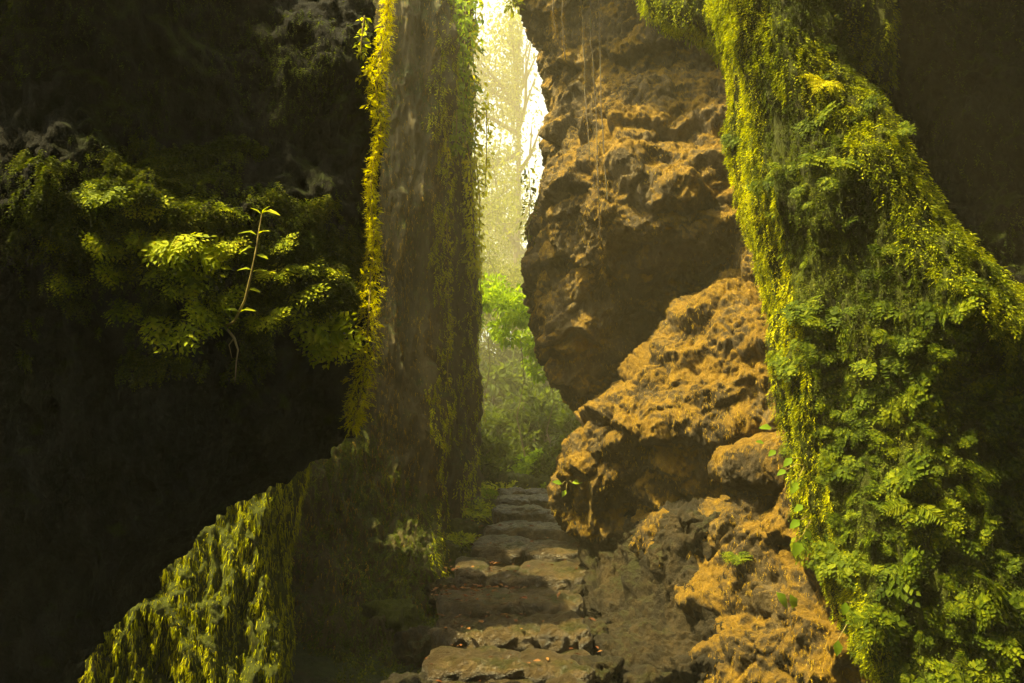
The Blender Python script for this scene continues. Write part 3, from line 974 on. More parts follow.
def leaf_child(parent, pos, g, f, size, meshes=LF, name='leaf', rs=rs):
    R = frames(np.array(g, dtype=float)[None], np.array(f, dtype=float)[None])[0] * size
    o = bpy.data.objects.new(name, meshes[rs.randint(len(meshes))])
    COL.objects.link(o); o.parent = parent
    o.matrix_local = Matrix([[*R[0], pos[0]], [*R[1], pos[1]], [*R[2], pos[2]], [0, 0, 0, 1]])
    return o


for i, (x, y, gx_, gz_, s) in enumerate([(262, 213, .9, .1, .085), (261, 214, -.7, .5, .05), (262, 214, .5, .8, .05), (257, 235, -.9, .3, .075), (258, 234, .8, .3, .06), (256, 248, -.8, -.1, .07),
                                      (255, 255, .9, -.2, .07), (252, 270, -.9, .1, .06), (252, 272, .9, .1, .075), (248, 290, .9, .0, .06), (240, 312, -.9, .2, .07), (240, 312, .9, .3, .07)]):
    leaf_child(sap, at(x, y, p0[1] - 0.13) - p0, (gx_, -0.35, gz_), (0, -0.5, 1), s)
rt = [p0, at(234, 338, p0[1] - 0.03), at(238, 350, p0[1] - 0.05), at(236, 365, p0[1] - 0.05), at(235, 382, p0[1] - 0.05)]
V, Q = combine([tube(loc(rt), [0.005, 0.006, 0.004, 0.003, 0.001], 5), tube(loc([rt[1], at(229, 345, p0[1] - 0.04), at(232, 358, p0[1] - .05)]), [0.003, 0.003, 0.001], 5)])
link('root', mesh_np('root', V, Q), M['root'], sap)

# ------------------------------------------------------------------ ferns of the right pillar
def pillar_words(x, y):
    v = 'at the top' if y < 160 else 'upper half' if y < 330 else 'lower half' if y < 520 else 'at the bottom'
    h = 'left edge' if x < 820 else 'middle' if x < 920 else 'right side'
    return 'small green fern on the mossy right pillar, %s, %s' % (v, h)


V_, n_, px_, py_, c_ = surf_data('mossy_pillar')
cand = np.nonzero((px_ > 735) & (px_ < 1060) & (py_ > -20) & (py_ < 720) & (c_ > 0.15))[0]
rs.shuffle(cand)
got = []
for i in cand:
    x, y = px_[i], py_[i]
    if y < 300 and rs.rand() < 0.85: continue
    if x < 790 and rs.rand() < 0.7: continue
    if any((x - a) ** 2 + (y - b) ** 2 < 14.5 ** 2 for a, b in got): continue
    got.append((x, y))
    s = 0.06 + 0.11 * rs.rand() ** 2 + 0.02 * (y > 380)
    fern(V_[i].astype(float) + n_[i] * 0.02, n_[i].astype(float) + np.array([-.1, -.15, .05]), s, 'pillar', pillar_words(x, y), 'ferns covering the mossy right pillar', rs.randint(3, 7), rs=rs, roll=rs.uniform(-.7, .7), down=rs.uniform(.4, 1.1))
    if len(got) >= 285: break
print('pillar ferns', len(got))
big = [(840, 75, .20, 'sword-leaved fern fanning out near the top of the right pillar ridge'), (878, 210, .0, '')]
p, nn = surf('mossy_pillar', 822, 84)
fern(p + nn * 0.05, nn, 0.19, 'sword', big[0][3], None, 6, rs=rs, roll=0.6)

# ------------------------------------------------------------------ vines and hanging roots
def vine(name, line, label, cat, leafmat, size, n, width, group=None, T=None, stem_r=0.004, down=0.5, rs=rs):
    line = np.array(line)
    t = np.linspace(0, 1, len(line))
    tt = np.linspace(0, 1, 5 * len(line))
    pts = np.stack([np.interp(tt, t, line[:, a]) for a in range(3)], 1)
    pts += 0.012 * np.stack([noise(pts * 6 + 3, 5), noise(pts * 6 + 8, 6), 0 * pts[:, 0]], 1)
    base = pts[0].copy()
    root = empty(name, tuple(base)); tag(root, label, cat, group)
    V, Q = tube(pts - base, stem_r, 5)
    link('stem', mesh_np('stem', V, Q), M['bark'] if name == 'hanging_root' else M['stem'], root)
    u = rs.rand(n)
    wd = np.interp(u, np.linspace(0, 1, len(width)), width)
    c = np.stack([np.interp(u, tt, pts[:, a]) for a in range(3)], 1) - base
    off = rs.normal(0, 0.45, (n, 3)) * wd[:, None]
    P = c + off
    g = off / (np.linalg.norm(off, axis=1, keepdims=True) + 1e-6) * 0.7 + np.array([0, 0, -down]) + rs.uniform(-.4, .4, (n, 3))
    R = frames(g, rs.normal(0, 0.6, (n, 3)) + np.array([0, -0.6, 0.7]))
    V, Q = many(T or [leaflet(0.4), leaflet(0.5, 0.05, 0.3)], P, R, rs.uniform(size * 0.6, size * 1.3, n), rs)
    link('leaves', clean_mesh('leaves', V, Q, False), M[leafmat], root)
    return root


edge = [(x, y, 3.6 if y < 290 else 3.48) for x, y in ((391, -60), (388, 0), (384, 45), (376, 90), (381, 130), (371, 180), (374, 230), (370, 270), (369, 310), (365, 365), (360, 400), (353, 428))]
vine('edge_vine', [at(*e) for e in edge], 'bright yellow vine running down the whole right edge of the dark overhang', 'vine', 'vine_leaf', 0.038, 3000,
     [.025, .02, .045, .05, .012, .02, .03, .055, .05, .05, .03], T=SPRIGS_FINE + [diamond(0.3)], stem_r=0.004)
side1 = [(370, 70, 3.62), (362, 78, 3.6), (355, 88, 4.0), (362, 100, 4.05), (372, 118, 4.1)]
vine('trailing_vine', [at(*e) for e in side1], 'short spur of yellow leaves sticking left from the bright edge vine, near its top', 'vine', 'vine_leaf', 0.035, 140, [.02, .03, .03, .03, .02])
side2 = [(365, 15, 3.6), (362, 40, 3.6), (361, 55, 3.6)]
vine('trailing_vine', [at(*e) for e in side2], 'short dim strand hanging just left of the top of the bright edge vine', 'vine', 'fern_left', 0.03, 60, [.02, .025, .02])

gap = [
    ([(452, -60, 9.0), (455, 30, 9.0), (457, 90, 9.0), (456, 150, 9.0)], 'leafy green vine against the tall wall, leftmost in the bright gap', 420, .16, 0.085, 'bright_leaf'),
    ([(462, -60, 9.6), (466, 20, 9.6), (463, 80, 9.6), (465, 150, 9.6)], 'thickest leafy green vine at the top left of the bright gap', 620, .22, 0.10, 'bright_leaf'),
    ([(474, -60, 10.2), (476, 10, 10.2), (473, 50, 10.2), (476, 110, 10.2), (474, 170, 10.2)], 'long leafy vine hanging free before the sky in the gap', 260, .12, 0.10, 'vine_leaf'),
    ([(468, 140, 9.8), (472, 190, 9.8), (474, 240, 9.8), (475, 275, 9.8)], 'golden vine hanging beside the narrow rock pillar, halfway down the gap', 420, .12, 0.08, 'vine_leaf'),
    ([(476, 160, 10.8), (480, 200, 10.8), (479, 250, 10.8), (481, 300, 10.8)], 'thin golden vine reaching lowest in the gap beside the rock pillar', 170, .09, 0.07, 'vine_leaf'),
    ([(448, 100, 8.6), (447, 200, 8.6), (448, 300, 8.6), (447, 420, 8.6)], 'thin yellow creeper running down the edge of the tall wall', 300, .05, 0.05, 'vine_leaf'),
    ([(486, 100, 12.0), (487, 140, 12.0), (485, 190, 12.0)], 'small fern-like vine dangling free in the bright gap below the leaf clump', 90, .1, 0.10, 'vine_leaf'),
]
for ln, lab, n, wd, sz, mt in gap:
    vine('hanging_vine', [at(*e) for e in ln], lab, 'vine', mt, sz, n, [wd * .7, wd, wd, wd * 0.8, wd * 0.5], 'vines hanging along the left side of the gap', stem_r=0.008)
top = [([(505, -50, 8.2), (512, -5, 8.1), (515, 10, 8.0)], 'small leafy tuft hanging into the sky at the tip of the hanging rock'),
       ([(528, 165, 8.6), (531, 200, 8.6), (528, 240, 8.55)], 'ragged leaves silhouetted on the left edge of the hanging rock, low against the sky')]
for ln, lab in top:
    vine('trailing_vine', [at(*e) for e in ln], lab, 'vine', 'far_leaf', 0.07, 90, [.10, .12, .09])

roots = [([(566, -60), (562, 20), (565, 60)], 'short dark aerial root hanging near the top of the hanging rock, leftmost'),
         ([(577, -60), (583, 30), (585, 90), (590, 160)], 'thin aerial root on the hanging rock, left of the longest one'),
         ([(590, -60), (591, 40), (596, 110), (598, 180), (601, 240), (603, 275)], 'longest beaded aerial root hanging down the face of the hanging rock'),
         ([(598, -60), (600, 50), (602, 120), (607, 200)], 'aerial root hanging just right of the longest one on the hanging rock'),
         ([(556, -60), (553, 10), (556, 40)], 'faint aerial root at the top corner of the hanging rock')]
for ln, lab in roots:
    pts = []
    for x, y in ln:
        q, nn = surf('hanging_rock', x, max(y, -60))
        pts.append(at(x, y, min(q[1] - 0.12, 7.4)))
    vine('hanging_root', pts, lab, 'root', 'moss_dry', 0.03, 260, [.012, .02, .03, .035], 'aerial roots on the hanging rock', T=SPRIGS_FINE, stem_r=0.006, down=1.0)

# ------------------------------------------------------------------ broad-leaved plants on the right
BL = []
for s in range(3):
    v, q = leaflet(0.62, 0.07, 0.12 + 0.08 * s)
    # finer outline for the big leaves
    me = clean_mesh('leaf', v, q, True); me.materials.append(M['broad_leaf']); BL.append(me)


def broad(rock_name, x, y, label, leaves, off=0.10):
    p0, nn = surf(rock_name, x, y)
    root = empty('broad_leaved_plant', tuple(p0)); tag(root, label, 'plant', None)
    for lx, ly, gx_, gz_, s in leaves:
        q = at(lx, ly, p0[1] - off)
        V, Q = tube([(0, 0, 0), (q - p0) * 0.5 + np.array([0, -0.02, 0.02]), q - p0], [0.003, 0.0025, 0.002], 5)
        st = link('stem', mesh_np('stem', V, Q), M['stem'], root)
        leaf_child(root, q - p0, (gx_, -0.25, gz_), (0.1, -0.75, 0.7), s, BL)
    return root


broad('knobbly_boulder', 786, 438, 'plant with rounded bright green leaves above the small wedged boulder', [(772, 428, -.9, .15, .085), (784, 424, .8, .3, .06), (764, 443, -.9, .2, .06), (776, 450, -.8, -.5, .07), (790, 432, .6, .4, .05)])
broad('mossy_pillar', 800, 465, 'row of bright leaves on the left edge of the right pillar, beside the wedged boulder', [(792, 458, -.7, -.5, .07), (786, 470, -.8, -.3, .06), (797, 482, -.5, -.7, .08)])
broad('mossy_pillar', 808, 520, 'cluster of drooping bright leaves low on the left edge of the right pillar', [(803, 505, -.6, -.3, .07), (800, 520, -.7, -.4, .08), (806, 528, .2, -.9, .07), (800, 540, -.4, -.8, .10), (812, 512, .5, -.5, .06)])
broad('lower_rock', 786, 596, 'single big heart-like green leaf on the broad lower rock', [(776, 592, .5, -.6, .11), (790, 594, .3, -.9, .10)], 0.08)
broad('mossy_pillar', 850, 610, 'small yellow leaf pair at the foot of the right pillar', [(846, 602, -.3, -.8, .07), (838, 640, -.2, -.9, .08)], 0.08)
broad('ochre_boulder', 568, 488, 'tiny bright plant on the nose of the rust-ochre boulder', [(572, 483, .9, .2, .09), (562, 484, -.8, .3, .09), (566, 490, -.4, -.6, .07)], 0.06)
broad('hanging_rock', 768, 300, 'single small leaf sprig beside the right pillar, level with its middle', [(765, 298, .8, .2, .07)], 0.2)
p, nn = surf('ochre_boulder', 775, 350)
fern(p, nn, 0.16, 'pillar', 'loose dark fern dangling left of the right pillar over the rust boulder', None, 4, rs=rs)
p, nn = surf('lower_rock', 735, 548)
fern(p, nn, 0.13, 'pillar', 'small fern in a crevice of the broad lower rock, below the wedged boulder', None, 5, rs=rs)
# ------------------------------------------------------------------ the path: stone steps
def stone(name, c, size, seed, mat, label, cat, group, flat=0.5, rz=0.0, parent=None):
    bpy_m = None
    n = 20
    u = np.linspace(-1, 1, n)
    # rounded box: six faces of a grid pushed to a superellipsoid
    V, Q, off = [], [], 0
    a, b = np.meshgrid(u, u, indexing='ij')
    ii = np.arange(n * n).reshape(n, n)
    q0 = np.stack([ii[:-1, :-1], ii[1:, :-1], ii[1:, 1:], ii[:-1, 1:]], -1).reshape(-1, 4)
    one = np.ones(n * n)
    for ax in range(3):
        for sg in (-1, 1):
            cc = [a.ravel(), b.ravel()]; cc.insert(ax, one * sg)
            V.append(np.stack(cc, 1))
            flip = (sg > 0) ^ (ax == 1)
            Q.append((q0 if flip else q0[:, ::-1]) + off); off += n * n
    V = np.concatenate(V); Q = np.concatenate(Q)
    key = np.round(V * 1000).astype(np.int64)
    _, first, inv = np.unique(key, axis=0, return_index=True, return_inverse=True)
    V = V[first]; Q = inv.ravel()[Q]
    p = 6.0
    V = V / (np.sum(np.abs(V) ** p, 1) ** (1 / p))[:, None]
    S = np.array(size) * 0.5
    W = V * S
    nrm = V / np.linalg.norm(V, axis=1, keepdims=True)
    Wn = W + np.array(c)
    r = 0.30 * min(size) * fbm(Wn, 2.5 / max(size) * 1.2, 3, seed) + 0.022 * ridged(Wn, 8, 3, seed + 3) + 0.012 * fbm(Wn, 22, 2, seed + 4) + 0.10 * max(size) * 0.5 * fbm(Wn, 1.6 / max(size), 2, seed + 9) * np.array(1.0)
    W = W + nrm * r[:, None]
    ca, sa = math.cos(rz), math.sin(rz)
    W = np.stack([W[:, 0] * ca - W[:, 1] * sa, W[:, 0] * sa + W[:, 1] * ca, W[:, 2]], 1)
    o = link(name, mesh_np(name, W, Q), mat)
    o.location = c
    tag(o, label, cat, group)
    return o


rowsd = [  # front edge Y, top z, x from, x to (world), how many stones, words
    (4.55, 0.06, -0.50, 0.48, 3, 'lowest row of the path'),
    (5.05, 0.13, -0.54, 0.50, 2, 'second row from the bottom'),
    (5.6, 0.22, -0.56, 0.50, 3, 'third row from the bottom'),
    (6.2, 0.31, -0.56, 0.55, 2, 'fourth row, where red leaves lie'),
    (6.9, 0.42, -0.50, 0.66, 3, 'fifth row, halfway up the path'),
    (7.7, 0.54, -0.36, 0.74, 2, 'sixth row of the path'),
    (8.5, 0.65, -0.26, 0.76, 2, 'seventh row of the path'),
    (9.3, 0.75, -0.20, 0.72, 2, 'eighth row of the path'),
    (10.2, 0.84, -0.14, 0.66, 2, 'ninth row, second from the top'),
    (11.1, 0.92, -0.16, 0.62, 2, 'topmost row of the path'),
]
side_words = {4: ('leftmost', 'second from left', 'third from left', 'rightmost'), 2: ('left', 'right'), 3: ('left', 'middle', 'right')}
for i, (Y, z, xa, xb, k, wd) in enumerate(rowsd):
    cuts = [xa] + [xa + (xb - xa) * ((j + 1) / k + rs.uniform(-.13, .13)) for j in range(k - 1)] + [xb]
    nxt = rowsd[i + 1][0] if i + 1 < len(rowsd) else Y + 0.8
    for j in range(k):
        w_ = cuts[j + 1] - cuts[j]
        dd = (nxt - Y) + 0.02
        stone('stone_step', ((cuts[j] + cuts[j + 1]) / 2, Y + dd / 2 + rs.uniform(-.07, .07), z - 0.07 + rs.uniform(-.04, .03)), (w_ * 1.04, dd * rs.uniform(.88, 1.02), 0.15), 100 + i * 5 + j, M['step'],
              'worn step stone, %s in the %s' % (side_words[k][j], wd), 'stone step', 'stone steps of the path', rz=rs.uniform(-.16, .16))
# rubble beside the path
rub = [(-0.98, 6.4, .35, 'mossy', 'left of the path beside the wall foot, nearest'), (-0.92, 7.3, .42, 'mossy', 'left of the path at the foot of the tall wall'),
       (-0.80, 8.3, .40, 'mossy', 'left of the path where the tall wall ends'), (-0.62, 9.3, .38, 'mossy', 'left of the path under the narrow pillar'),
       (-0.40, 10.6, .36, 'mossy', 'left of the top of the path'), (0.86, 5.3, .30, 'angular', 'right of the lowest steps, nearest'), (0.80, 5.8, .34, 'angular', 'right of the third step'),
       (0.86, 6.4, .30, 'angular', 'right of the red leaves'), (0.62, 5.0, .20, 'small', 'on the right end of the lowest step'), (1.05, 4.9, .34, 'angular', 'leaning on the lower ochre rock'),
       (0.55, 5.3, .24, 'squat', 'on the right edge of the second step'), (0.60, 6.0, .26, 'squat', 'on the right edge of the third step'), (0.62, 6.8, .26, 'squat', 'on the right edge of the fifth step'),
       (0.74, 7.6, .28, 'squat', 'on the right edge of the sixth step'), (-0.64, 5.0, .26, 'low', 'on the left edge of the lowest step'), (-0.68, 5.8, .24, 'low', 'on the left edge of the third step'),
       (-0.62, 7.0, .24, 'low', 'on the left edge of the fifth step'), (0.52, 4.7, .22, 'squat', 'at the near right corner of the path'),
       (0.95, 7.1, .35, 'dark', 'under the rust-ochre boulder, near'), (1.0, 7.9, .40, 'dark', 'under the rust-ochre boulder, far'), (0.95, 9.2, .42, 'dark', 'right of the eighth step'),
       (0.35, 12.2, .55, 'mossy', 'closing the top of the path, right'), (-0.15, 12.6, .62, 'mossy', 'closing the top of the path, left'), (0.9, 11.4, .6, 'mossy', 'right of the topmost step')]
for i, (x, y, s, adj, wd) in enumerate(rub):
    stone('loose_stone', (x, y, float(ground_z(np.array(x), np.array(y))) + s * 0.18 + (0.14 if adj in ('squat', 'low') else 0.05)), (s, s * 0.9, s * 0.72), 300 + i, M['mossrock'] if adj == 'mossy' else M['step'] if adj == 'small' else M['umber'],
          '%s loose stone %s' % (adj, wd), 'stone', 'loose stones beside the path', rz=rs.uniform(0, 3))

# fallen leaves and small growth on the path
k = 420
P = np.stack([rs.uniform(-.65, .65, k), rs.uniform(4.6, 11.5, k), np.zeros(k)], 1)
red = rs.rand(k) < 0.5
P[red, 1] = rs.normal(6.6, 0.35, red.sum()); P[red, 0] = rs.normal(-0.25, 0.2, red.sum())
tz = np.interp(P[:, 1], [r[0] for r in rowsd], [r[1] for r in rowsd])
idx = np.searchsorted([r[0] for r in rowsd], P[:, 1], side='right') - 1
P[:, 2] = np.array([rowsd[max(0, q)][1] for q in idx]) + 0.03
g = rs.normal(0, 1, (k, 3)); g[:, 2] *= 0.15
R = frames(g, np.array([0, 0, 1.0]) + rs.normal(0, .25, (k, 3)))
V, Q = many([leaflet(0.5), diamond(0.5)], P, R, rs.uniform(0.03, 0.07, k), rs)
tag(link('fallen_leaves', clean_mesh('fallen_leaves', V, Q, False), M['litter']), 'red-brown fallen leaves scattered on the middle steps', 'fallen leaves', kind='stuff')
k = 5200
x = np.where(rs.rand(k) < 0.5, -1, 1) * rs.uniform(0.5, 1.3, k) + 0.08
y = rs.uniform(4.3, 12.5, k)
P = np.stack([x, y, ground_z(x, y) + 0.03], 1)
g = rs.normal(0, .6, (k, 3)); g[:, 2] = rs.uniform(.4, 1, k)
V, Q = many(SPRIGS, P, frames(g, rs.normal(0, 1, (k, 3))), rs.uniform(0.05, 0.13, k), rs)
tag(link('ground_cover', clean_mesh('ground_cover', V, Q, False), M['moss_green']), 'low green growth lining both sides of the path', 'ground cover', kind='stuff')

# ------------------------------------------------------------------ beyond the gap: undergrowth, bushes and trees
def bush_mesh(seed, n, r, h, leaf, T=None, clumps=14):
    q = np.random.RandomState(seed)
    C = q.normal(0, 1, (clumps, 3)); C /= np.linalg.norm(C, axis=1, keepdims=True); C *= q.uniform(0.35, 0.95, (clumps, 1))
    C *= np.array([r, r, h * 0.5]); C[:, 2] += h * 0.55
    i = q.randint(0, clumps, n)
    o = q.normal(0, 1, (n, 3)); o /= np.linalg.norm(o, axis=1, keepdims=True)
    rad = q.uniform(0.16, 0.38, clumps)[i] * r * q.uniform(0.5, 1.1, n)
    P = C[i] + o * rad[:, None] * np.array([1, 1, 0.6])
    P[:, 2] = np.maximum(P[:, 2], 0.02)
    g = o + np.array([0, 0, -0.3]) + q.normal(0, .5, (n, 3))
    R = frames(g, np.array([0, 0, 1.0]) + q.normal(0, .5, (n, 3)))
    return many(T or [leaflet(0.45), diamond(0.5)], P, R, q.uniform(leaf * 0.6, leaf * 1.3, n), q), C


def tree_meshes(seed, H, r, leaf, n, lean=0.0, side=1.0):
    q = np.random.RandomState(seed)
    t = np.linspace(0, 1, 12)
    tr = np.stack([lean * t ** 2 + 0.12 * np.sin(t * 5 + seed), 0.1 * np.cos(t * 4 + seed), t * H * 0.92], 1)
    tr[:, :2] -= tr[0, :2]
    trunk = tube(tr, np.interp(t, [0, .1, 1], [0.012 * H, 0.009 * H, 0.002 * H]), 9)
    limbs, tips = [], []
    for i in range(15):
        u = q.uniform(0.35, 0.97)
        b = np.array([np.interp(u, t, tr[:, a]) for a in range(3)])
        an = i * 2.4 + q.uniform(-.5, .5)
        L = r * q.uniform(0.6, 1.1) * (1.15 - 0.6 * abs(u - 0.6))
        e = b + np.array([math.cos(an) * L, math.sin(an) * L, L * q.uniform(0.15, 0.7)])
        if e[0] > b[0]: e[0] = b[0] + (e[0] - b[0]) * side
        m = (b + e) / 2 + np.array([0, 0, -0.1 * L]) + q.normal(0, .08 * L, 3)
        limbs.append(tube([b, m, e], [0.006 * H, 0.004 * H, 0.0015 * H], 6))
        tips += [e, m * 0.35 + e * 0.65, m]
        for k in range(2):
            e2 = m + (e - b) * 0.5 + q.normal(0, .3 * L, 3)
            if e2[0] > m[0]: e2[0] = m[0] + (e2[0] - m[0]) * side
            limbs.append(tube([m, (m + e2) / 2, e2], [0.003 * H, 0.002 * H, 0.001 * H], 5)); tips.append(e2)
    tips = np.array(tips)
    i = q.randint(0, len(tips), n)
    o = q.normal(0, 1, (n, 3)) * r * 0.17 * np.array([1, 1, 0.7])
    P = tips[i] + o
    if side < 1: P = P[(P[:, 0] < 0.15) | (q.rand(n) < 0.08)]; n = len(P)
    g = q.normal(0, .6, (n, 3)) + np.array([0, 0, -0.6])
    R = frames(g, np.array([0, 0, 1.0]) + q.normal(0, .6, (n, 3)))
    crown = many([leaflet(0.5), diamond(0.5)], P, R, q.uniform(leaf * 0.6, leaf * 1.3, n), q)
    return trunk, combine(limbs), crown


TR = []
for s, (H, r, lf, n, ln, sd_) in enumerate([(13.0, 2.3, .13, 16000, -.3, .22), (10.5, 2.6, .16, 13000, -.5, 1), (8.0, 2.4, .16, 12000, .3, 1)]):
    a, b, c = tree_meshes(400 + s, H, r, lf, n, ln, sd_)
    ms = []
    for nm, (v, q), mt in (('trunk', a, 'bark'), ('limbs', b, 'bark'), ('crown', c, 'far_leaf')):
        me = clean_mesh(nm, v, q, nm != 'crown'); me.materials.append(M[mt]); ms.append((nm, me))
    TR.append(ms)


def tree(x, y, v, rz, sc, label):
    z = float(ground_z(np.array(float(x)), np.array(float(y)))) - 0.1
    root = empty('tree', (x, y, z)); root.rotation_euler = (0, 0, rz); root.scale = (sc, sc, sc)
    tag(root, label, 'tree', 'hazy trees beyond the gap')
    for nm, me in TR[v]:
        o = bpy.data.objects.new(nm, me); COL.objects.link(o); o.parent = root
    return root


tree(0.3, 58, 0, 0.0, 2.8, 'tallest hazy tree standing in the middle of the bright gap')
tree(-7.5, 62, 0, 0.3, 2.7, 'tall hazy tree left of the tallest one, mostly behind the rock pillar')
tree(2.6, 85, 1, 1.0, 1.45, 'lower hazy tree far behind, on the right of the gap against the sky')
tree(-3.5, 80, 1, 3.0, 2.2, 'far hazy tree low in the middle of the gap')
tree(8.5, 60, 2, 0.3, 2.0, 'hazy tree just behind the hanging rock')
tree(-4.0, 46, 2, 4.0, 1.8, 'round hazy tree low in the left part of the gap')
tree(19, 80, 0, 4.5, 2.2, 'far tall tree hidden to the right of the gap')
tree(-15, 70, 1, 5.2, 2.4, 'far tree to the left of the gap')
tree(0.5, 105, 1, 2.2, 1.9, 'farthest hazy tree seen through the gap')
tree(15, 52, 2, 2.6, 2.3, 'round tree far to the right behind the ochre rocks')
tree(-0.9, 36, 2, 1.0, 1.05, 'small hazy tree low in the gap beside the rock pillar')
tree(1.7, 33, 2, 2.0, 0.8, 'small hazy tree low in the gap beside the hanging rock')
tree(-2.2, 29, 2, 5.0, 0.8, 'small tree at the left of the gap, nearer than the tall ones')

BM = []
for s, (n, r, h, lf, mt) in enumerate([(1500, .75, 1.1, .11, 'bright_leaf'), (1300, .6, .8, .10, 'shade_leaf'), (1100, .5, .6, .09, 'bright_leaf')]):
    (v, q), C = bush_mesh(500 + s, n, r, h, lf)
    cr = clean_mesh('crown', v, q, False); cr.materials.append(M[mt])
    v, q = combine([tube([(0, 0, -0.1), c * 0.5 + np.array([0, 0, .05]), c], [0.02, 0.012, 0.004], 5) for c in C])
    st = mesh_np('stems', v, q); st.materials.append(M['bark'])
    BM.append((st, cr))


def bush(x, y, z, v, rz, sc, label):
    root = empty('bush', (x, y, z)); root.rotation_euler = (0, 0, rz); root.scale = (sc, sc, sc)
    tag(root, label, 'bush', 'bushes beyond the top of the path')
    for nm, me in zip(('stems', 'crown'), BM[v]):
        o = bpy.data.objects.new(nm, me); COL.objects.link(o); o.parent = root


gz = lambda x, y: float(ground_z(np.array(float(x)), np.array(float(y))))
# slender young tree whose bright crown fills the middle of the gap
for x, y, H, sc, lab in ((0.15, 14.5, 2.9, 1.0, 'bright green young tree lit up in the middle of the gap'), (-0.55, 16.0, 3.4, 1.0, 'bright yellow-green young tree in the gap, beside the rock pillar'),
                         (0.75, 15.2, 2.3, 0.9, 'bright young tree partly behind the pointed hanging rock')):
    z0_ = gz(x, y)
    root = empty('young_tree', (x, y, z0_)); tag(root, lab, 'young tree', 'bright young trees in the gap')
    v, q = tube([(0, 0, -.1), (0.10, 0, H * .2), (-0.06, 0.03, H * .45), (0.09, 0, H * .7), (0, 0.05, H)], [0.02, 0.016, 0.012, 0.009, 0.005], 6)
    link('trunk', mesh_np('trunk', v, q), M['bark'], root)
    o = bpy.data.objects.new('crown', BM[0][1]); COL.objects.link(o); o.parent = root; o.location = (0, 0, H - 0.5); o.scale = (sc * 1.15, sc * 1.15, sc * 1.35)
bl = [(-0.6, 23.5, 1, 3.2, 'tall bushy growth in the haze between the tree trunks, left'), (0.9, 25, 1, 3.4, 'tall bushy growth in the haze between the tree trunks, right'), (0.1, 29, 1, 4.6, 'mass of hazy leaves far behind the young trees'), (-2.2, 31, 1, 4.6, 'mass of hazy leaves far behind, left'), (2.6, 31, 1, 4.6, 'mass of hazy leaves far behind, right'), (-0.55, 12.6, 1, .9, 'dark bush left of the top of the path'), (0.75, 12.6, 1, .9, 'dark bush right of the top of the path, under the rust boulder'),
      (0.1, 13.6, 2, 1.0, 'low pale bush straight behind the topmost step'), (-0.3, 14.6, 1, 1.2, 'dim bush in the mist behind the low pale one'),
      (0.65, 14.2, 2, 1.1, 'pale bush in the mist at the right of the gap'), (1.1, 13.4, 1, 1.2, 'dark bush tucked behind the rust boulder'),
      (-0.9, 13.8, 1, 1.3, 'dark bush at the foot of the narrow rock pillar'), (-0.1, 16.2, 1, 1.7, 'broad dim bush in the middle distance'),
      (0.9, 16.6, 1, 1.9, 'broad dim bush in the middle distance, right'), (-1.2, 17.2, 1, 1.9, 'broad dim bush in the middle distance, left'),
      (0.3, 19.5, 1, 2.3, 'large hazy bush under the tallest tree'), (1.6, 20.5, 1, 2.5, 'large hazy bush right of the tallest tree'), (-1.8, 21, 1, 2.5, 'large hazy bush left of the tallest tree'),
      (-0.32, 11.6, 2, .45, 'small tuft of pale leaves at the left end of the topmost step'), (0.55, 11.9, 2, .5, 'small leafy tuft at the right end of the topmost step')]
for i, (x, y, v, sc, lab) in enumerate(bl):
    bush(x, y, gz(x, y), v, i * 1.3, sc, lab)
ferns_path = [(-.5, 10.2, .45, 'spreading fern left of the upper steps'), (-.62, 8.8, .30, 'fern at the foot of the rock pillar beside the steps'), (.62, 11.0, .4, 'fern at the right of the topmost steps'),
              (-0.1, 12.0, .5, 'pale arching fern at the head of the path'), (.35, 12.6, .55, 'large pale fern behind the topmost step')]
for x, y, s, lab in ferns_path:
    fern(np.array([x, y, gz(x, y) + 0.12]), np.array([0, -0.2, 1.0]), s, 'left', lab, None, 9, down=1.0, spread=3.0, rs=rs)
# ------------------------------------------------------------------ light, air and exposure
SUN_EL, SUN_AZ = 62.0, -104.0      # azimuth measured from straight ahead, negative to the left
w = bpy.data.worlds.new('World')
scene.world = w
w.use_nodes = True
nt = w.node_tree
nt.nodes.clear()
sky = nt.nodes.new('ShaderNodeTexSky')
sky.sky_type = 'NISHITA'
sky.sun_disc = False
sky.sun_elevation = math.radians(SUN_EL)
sky.sun_rotation = math.radians(SUN_AZ)
sky.dust_density = 6.0
sky.air_density = 0.8
sky.ozone_density = 0.6
bg = nt.nodes.new('ShaderNodeBackground')
bg.inputs['Strength'].default_value = 0.15
ou = nt.nodes.new('ShaderNodeOutputWorld')
nt.links.new(sky.outputs[0], bg.inputs[0])
nt.links.new(bg.outputs[0], ou.inputs[0])

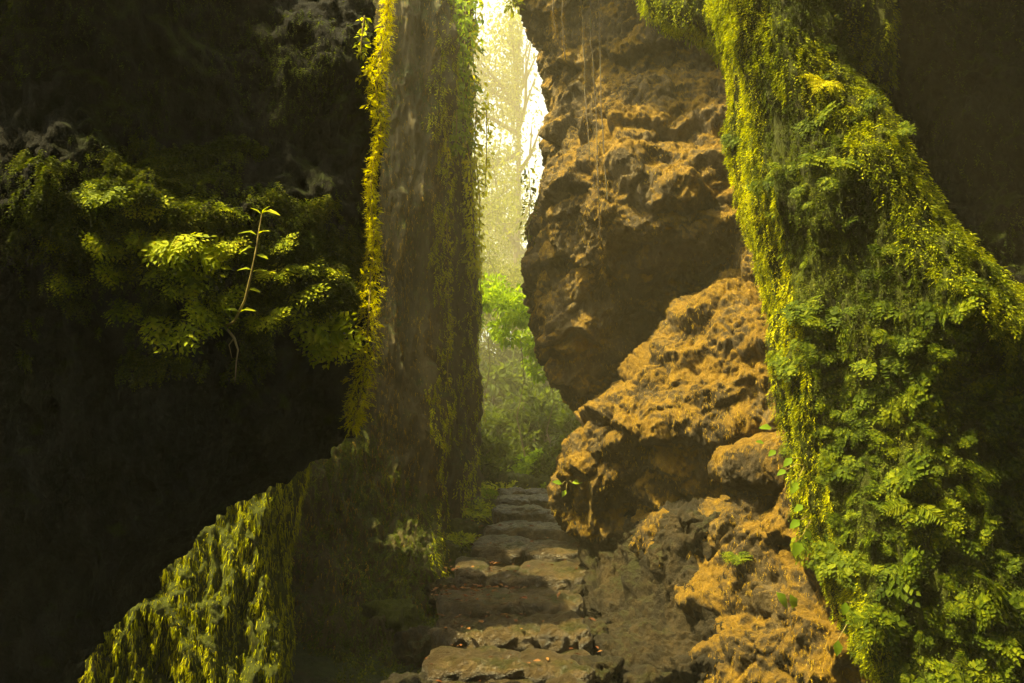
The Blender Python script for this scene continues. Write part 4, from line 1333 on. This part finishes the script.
sl = bpy.data.lights.new('sun', 'SUN')
sl.energy = 5.0
sl.angle = math.radians(0.6)
sl.color = (1.0, 0.80, 0.44)
so = bpy.data.objects.new('sun', sl)
el, az = math.radians(SUN_EL), math.radians(SUN_AZ)
sd = Vector((math.sin(az) * math.cos(el), math.cos(az) * math.cos(el), math.sin(el)))
so.rotation_euler = sd.to_track_quat('Z', 'Y').to_euler()
so.location = (0, 0, 30)
COL.objects.link(so)

HZ = 0.0050
hv, hq = None, None
me = bpy.data.meshes.new('haze')
x0, x1, y0, y1, z0, z1 = -52, 52, -9, 136, -4, 52
me.from_pydata([(x0, y0, z0), (x1, y0, z0), (x1, y1, z0), (x0, y1, z0), (x0, y0, z1), (x1, y0, z1), (x1, y1, z1), (x0, y1, z1)], [],
               [(0, 3, 2, 1), (4, 5, 6, 7), (0, 1, 5, 4), (1, 2, 6, 5), (2, 3, 7, 6), (3, 0, 4, 7)])
hm, nt = nodes('haze_air')
pv = N(nt, 'ShaderNodeVolumePrincipled')
pv.inputs['Color'].default_value = (1.0, 0.90, 0.58, 1)
pv.inputs['Density'].default_value = HZ
pv.inputs['Anisotropy'].default_value = 0.0
oo = N(nt, 'ShaderNodeOutputMaterial')
nt.links.new(pv.outputs[0], oo.inputs['Volume'])
hz = link('haze', me, hm)
tag(hz, 'warm morning mist filling the gorge and hiding the far trees', 'haze', kind='stuff')

scene.render.engine = 'CYCLES'
cy = scene.cycles
cy.use_denoising = True
cy.max_bounces = 7
cy.diffuse_bounces = 4
cy.glossy_bounces = 2
cy.transmission_bounces = 4
cy.volume_bounces = 1
cy.transparent_max_bounces = 6
cy.caustics_reflective = False
cy.caustics_refractive = False
cy.sample_clamp_indirect = 8.0
vs = scene.view_settings
vs.view_transform = 'Standard'
vs.look = 'None'
vs.gamma = 1.0
vs.use_curve_mapping = False
vs.exposure = 2.0
vs.use_white_balance = True
vs.white_balance_temperature = 7300
vs.white_balance_tint = -8
scene.display_settings.display_device = 'sRGB'
